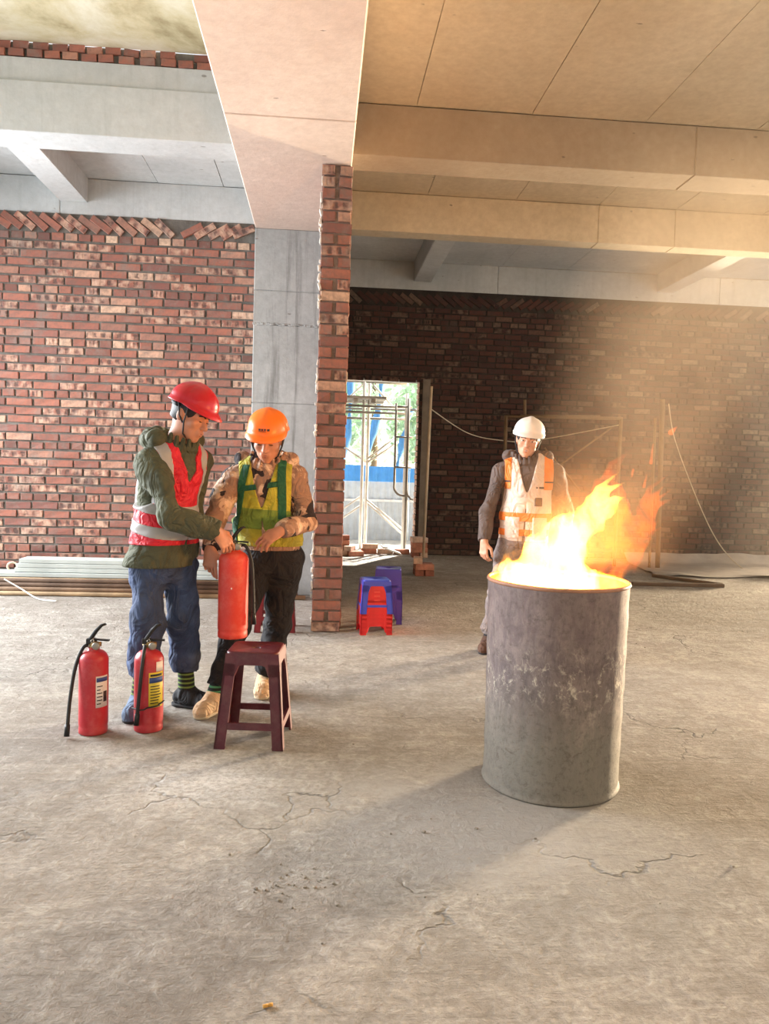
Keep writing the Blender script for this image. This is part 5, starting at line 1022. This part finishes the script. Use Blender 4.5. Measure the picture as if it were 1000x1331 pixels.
f3 = Vn((-0.25, -0.97, 0)); r3 = np.array((f3[1], -f3[0], 0)); ch3 = np.array((1.475, 5.43, 1.20))
person(dict(label='man in white helmet and pale orange-banded vest standing behind the burning drum', org=(1.43, 5.42, 0), seed=37, fwd=f3, right=r3, R=frame((-0.27, -0.95, -0.14), (0.10, -0.12, 0.98)), eyes_open=True, smile=True, skin='skin_warm',
    J=dict(head=(1.458, 5.40, 1.525), neck=(1.472, 5.435, 1.375), chest=ch3, belly=(1.465, 5.43, 1.0), pelvis=(1.455, 5.43, 0.84), hem=(1.455, 5.43, 0.765), vhem=(1.46, 5.43, 0.815), vee=ch3+f3*0.17+up_*(-0.06),
        shR=(1.282, 5.46, 1.29), elR=(1.200, 5.455, 1.01), wrR=(1.165, 5.37, 0.800), shL=(1.672, 5.42, 1.295), elL=(1.755, 5.44, 1.02), wrL=(1.755, 5.35, 0.80),
        hipR=(1.372, 5.43, 0.78), knR=(1.285, 5.39, 0.43), anR=(1.245, 5.455, 0.09), toeR=(1.165, 5.30, 0.03), hipL=(1.54, 5.42, 0.78), knL=(1.56, 5.38, 0.43), anL=(1.585, 5.45, 0.09), toeL=(1.54, 5.27, 0.03)),
    handR=dict(d=(-0.05, -0.15, -1), n=(-0.80, -0.5, 0.0), t=-1, curl=(0.5, 0.6, 0.65, 0.7)), handL=dict(d=(0.0, -0.2, -1), n=(0.9, -0.3, 0), t=1, curl=(0.5, 0.6, 0.65, 0.7)),
    helmet=M['helm_w'], trousers=dict(m=M['greyp'], r=(0.098, 0.078, 0.066), hem=0.10, wr=0.007), sock=M['shoe_b'], shoe=M['brownshoe'], sole=M['sole_d'], lace=M['brownshoe'],
    jacket=dict(m=M['brownj'], g=0.012, ra=(0.070, 0.062, 0.048), hood=True, wr=0.007),
    vest=dict(m=M['vestw'], v=0.078, gap=0.014, width=0.84, strips=[('orange_band', M['vesto'], 'band', (ch3+up_*-0.215, (0, 0, 1), 0.030), 0.004), ('orange_band', M['vesto'], 'band', (ch3+up_*-0.325, (0, 0, 1), 0.024), 0.004),
        ('shoulder_panel', M['vesto'], 'band', (ch3+r3*0.150, r3, 0.036, (ch3+up_*-0.02, -up_)), 0.003), ('shoulder_panel', M['vesto'], 'band', (ch3-r3*0.150, r3, 0.036, (ch3+up_*-0.02, -up_)), 0.003),
        ('dark_tab', M['print'], 'band', (ch3+up_*0.035, (0, 0, 1), 0.006, (ch3+r3*0.118, -r3), (ch3, -f3)), 0.006), ('dark_tab', M['print'], 'band', (ch3+up_*0.035, (0, 0, 1), 0.006, (ch3-r3*0.118, r3), (ch3, -f3)), 0.006),
        ('badge', M['print'], 'band', (ch3+up_*-0.105, (0, 0, 1), 0.030, (ch3-r3*0.055, r3), (ch3-r3*0.108, -r3), (ch3, -f3)), 0.007),
        ('lettering', M['print'], 'band', (ch3+up_*-0.005, (0, 0, 1), 0.005, (ch3-r3*0.06, r3), (ch3-r3*0.075, -r3), (ch3, -f3)), 0.006), ('lettering', M['print'], 'band', (ch3+up_*-0.005, (0, 0, 1), 0.007, (ch3-r3*0.082, r3), (ch3-r3*0.118, -r3), (ch3, -f3)), 0.006),
        ('pocket', M['vestw'], 'band', (ch3+up_*-0.29, (0, 0, 1), 0.075, (ch3+r3*0.045, -r3), (ch3+r3*0.145, r3), (ch3, -f3)), 0.010), ('pocket', M['vestw'], 'band', (ch3+up_*-0.29, (0, 0, 1), 0.075, (ch3-r3*0.045, r3), (ch3-r3*0.145, -r3), (ch3, -f3)), 0.010)])))

# ------------------------------------------------------------------ fire, embers and smoke
def volume_emit(name, col, strength, scale, lo, hi, zr=None, dens=0.0):
    t = NT(name); v = t.coords(scale=(1, 1, 0.6)); n = t.noise(v, scale, 5, 0.6, 0.8); s = t.math('MULTIPLY', t.ramp(n, [(lo, 0.0), (hi, 1.0)]), strength)
    e = t.node('ShaderNodeEmission'); e.inputs[0].default_value = (*col, 1); t.link(s, e.inputs[1]); t.link(e.outputs[0], t.out.inputs['Volume']); return t.m
fi = empty('fire', (1.005, 3.15, 0.55), 'yellow-white flames blowing to the right out of the steel drum', 'fire')
def flame(name, cones, mat, k=0.03, wr=0.020, seed=3, res=0.0085, tongues=0, tl=0.12, tr=0.03):
    F = Field((0.55, 2.80, 0.5), (1.85, 3.55, 1.80), res); rg = random.Random(seed)
    for c in cones: F.cone(*c[:4], k, (0, 1, 0), c[4] if len(c) > 4 else 1.0, 0.0, 0.06)
    F.wrinkle(wr, seed, (34, 22, 26)); F.wrinkle(wr*0.45, seed+1, (80, 60, 60))
    for _ in range(tongues):
        c = rg.choice(cones); u = rg.random(); p = lerp(c[0], c[1], u); rr = c[2]+(c[3]-c[2])*u; a = rg.uniform(-0.5, 2.6)
        o = np.array((math.cos(a)*rr*0.8, rg.uniform(-0.5, 0.5)*rr, math.sin(a)*rr*0.8)); L = tl*rg.uniform(0.5, 1.3); m = p+o+np.array((0.20, 0, 0.6))*L; e = m+np.array((rg.uniform(0.1, 0.8), 0, rg.uniform(0.2, 0.6)))*L
        F.cone(p+o*0.7, m, tr*rg.uniform(0.7, 1.2), tr*0.5, 0.02); F.cone(m, e, tr*0.5, 0.004, 0.01)
    return F.build(name, mat, fi, (1.005, 3.15, 0.55))
Y = 3.13
flame('flame', [((0.85, Y, 0.84), (1.06, Y, 0.84), 0.10, 0.10, 1.5), ((0.80, Y, 0.84), (0.94, Y, 0.97), 0.06, 0.07), ((0.93, Y, 0.98), (0.895, Y-0.02, 1.01), 0.045, 0.035), ((1.0, Y, 0.88), (1.05, Y, 1.06), 0.10, 0.075), ((0.96, Y, 1.00), (0.985, Y, 1.06), 0.05, 0.03), ((1.05, Y, 1.04), (1.12, Y, 1.13), 0.065, 0.040), ((1.12, Y, 1.10), (1.165, Y, 1.20), 0.042, 0.012), ((1.13, Y, 1.11), (1.225, Y, 1.18), 0.032, 0.008)],
      volume_emit('flame_core', (1.0, 0.40, 0.055), 100, 13, 0.34, 0.56), seed=3, tongues=34, tl=0.10, tr=0.026)
flame('flame_skirt', [((0.80, Y-0.03, 0.82), (1.20, Y-0.03, 0.82), 0.06, 0.06, 1.8), ((0.78, Y, 0.84), (0.74, Y, 0.89), 0.04, 0.015), ((1.18, Y+0.05, 0.82), (1.26, Y+0.05, 0.84), 0.05, 0.03)], volume_emit('flame_yellow', (1.0, 0.36, 0.02), 24, 18, 0.42, 0.58), seed=9, tongues=16, tl=0.10, tr=0.018)
flame('flame_tail', [((1.17, Y+0.08, 0.86), (1.26, Y+0.06, 1.0), 0.09, 0.11), ((1.26, Y+0.06, 1.0), (1.23, Y+0.04, 1.20), 0.11, 0.075), ((1.22, Y+0.04, 1.18), (1.16, Y+0.03, 1.25), 0.05, 0.02), ((1.33, Y+0.06, 0.98), (1.395, Y+0.05, 1.08), 0.055, 0.028), ((1.37, Y+0.05, 1.06), (1.375, Y+0.05, 1.18), 0.035, 0.012)],
      volume_emit('flame_orange', (1.0, 0.11, 0.001), 17, 8, 0.40, 0.64), seed=5, wr=0.022, tongues=20, tl=0.13, tr=0.022)
sp = MB()
flame('flame_lick', [((1.375, Y, 1.36), (1.38, Y, 1.44), 0.010, 0.005), ((1.455, Y, 1.49), (1.48, Y, 1.515), 0.013, 0.005), ((1.30, Y, 1.33), (1.295, Y, 1.30), 0.006, 0.004), ((1.35, Y, 1.26), (1.36, Y, 1.31), 0.008, 0.004)], volume_emit('flame_red', (1.0, 0.16, 0.02), 26, 9, 0.0, 0.3), k=0.0, wr=0.002, res=0.005)
for (p, e_, rad_) in (((1.02, 3.12, 1.05), 45, 0.06), ((1.0, 3.15, 0.74), 14, 0.09)):
    d = bpy.data.lights.new('fire_light', 'POINT'); d.energy = e_; d.color = (1.0, 0.42, 0.10); d.shadow_soft_size = rad_; o = bpy.data.objects.new('fire_light', d); COL.objects.link(o); o.location = p
def volume_smoke(name, col, dens, scale, lo, hi, fall, aniso=0.2):
    t = NT(name); v = t.coords(); n = t.noise(v, scale, 5, 0.6, 0.7); d = t.math('MULTIPLY', t.math('MULTIPLY', t.ramp(n, [(lo, 0.12), (hi, 1.0)]), dens), fall(t, v))
    s = t.node('ShaderNodeVolumeScatter'); s.inputs['Color'].default_value = (*col, 1); s.inputs['Anisotropy'].default_value = aniso; t.link(d, s.inputs['Density']); t.link(s.outputs[0], t.out.inputs['Volume']); return t.m
def smooth(t, x, a, b):
    m = t.node('ShaderNodeMapRange', interpolation_type='SMOOTHSTEP'); t.link(x, m.inputs[0]); m.inputs[1].default_value = a; m.inputs[2].default_value = b; m.inputs[3].default_value = 0; m.inputs[4].default_value = 1; return m.outputs[0]
def vm(t, op, a, b):
    m = t.node('ShaderNodeVectorMath', operation=op)
    for i, x in enumerate((a, b)):
        if hasattr(x, 'type'): t.link(x, m.inputs[i])
        else: m.inputs[i].default_value = x
    return m.outputs['Value'] if op in ('DOT_PRODUCT', 'LENGTH') else m.outputs[0]
PA, PB = np.array((1.15, 3.15, 1.0)), np.array((3.6, 6.6, 4.1))
def plume_fall(t, v):
    u = PB-PA; L = np.linalg.norm(u); u = u/L; q = vm(t, 'SUBTRACT', v, tuple(PA)); h = vm(t, 'DOT_PRODUCT', q, tuple(u)); hc_ = t.math('MAXIMUM', h, 0.0)
    sc_ = t.node('ShaderNodeVectorMath', operation='SCALE'); sc_.inputs[0].default_value = tuple(u); t.link(hc_, sc_.inputs['Scale'])
    d = vm(t, 'LENGTH', vm(t, 'SUBTRACT', q, sc_.outputs[0]), (0, 0, 0)); r_ = t.math('ADD', t.math('MULTIPLY', hc_, 0.20), 0.42); x = t.math('DIVIDE', d, r_)
    return t.math('MULTIPLY', t.math('SUBTRACT', 1.0, smooth(t, x, 0.15, 1.0)), t.math('DIVIDE', 1.0, t.math('ADD', 1.0, t.math('MULTIPLY', hc_, 0.9))))
def haze_fall(t, v):
    s = t.sep(v); return t.math('MULTIPLY', t.math('MULTIPLY', smooth(t, t.math('ADD', s[0], t.math('MULTIPLY', s[2], 0.25)), 3.8, 8.0), smooth(t, s[1], 5.6, 8.4)), t.math('SUBTRACT', 1.15, smooth(t, s[0], 6.6, 7.7)))
F = Field((0.4, 2.4, 0.86), (5.6, 8.8, 4.34), 0.06); F.cone(PA, PB, 0.46, 1.36, 0.0, None, 1, 0, 0.3); F.plane((0, 0, 0.93), (0, 0, -1)); F.plane((0, 0, 3.92), (0, 0, 1)); F.plane((0.18, 0, 0), (-1, 0, 0))
o = F.build('smoke_plume', volume_smoke('drifting_smoke', (0.64, 0.46, 0.31), 0.75, 1.9, 0.32, 0.66, plume_fall), None, (0, 0, 0)); tag(o, 'thin brown smoke rising from the drum and drifting right', 'smoke', None, 'stuff')
o = MB().box(3.2, 7.7, 5.5, 11.47, 0.04, 3.92).build('smoke_haze', volume_smoke('hanging_smoke', (0.62, 0.55, 0.48), 0.075, 0.8, 0.25, 0.62, haze_fall)); tag(o, 'pale smoke haze hanging before the far wall at the right', 'smoke', None, 'stuff')
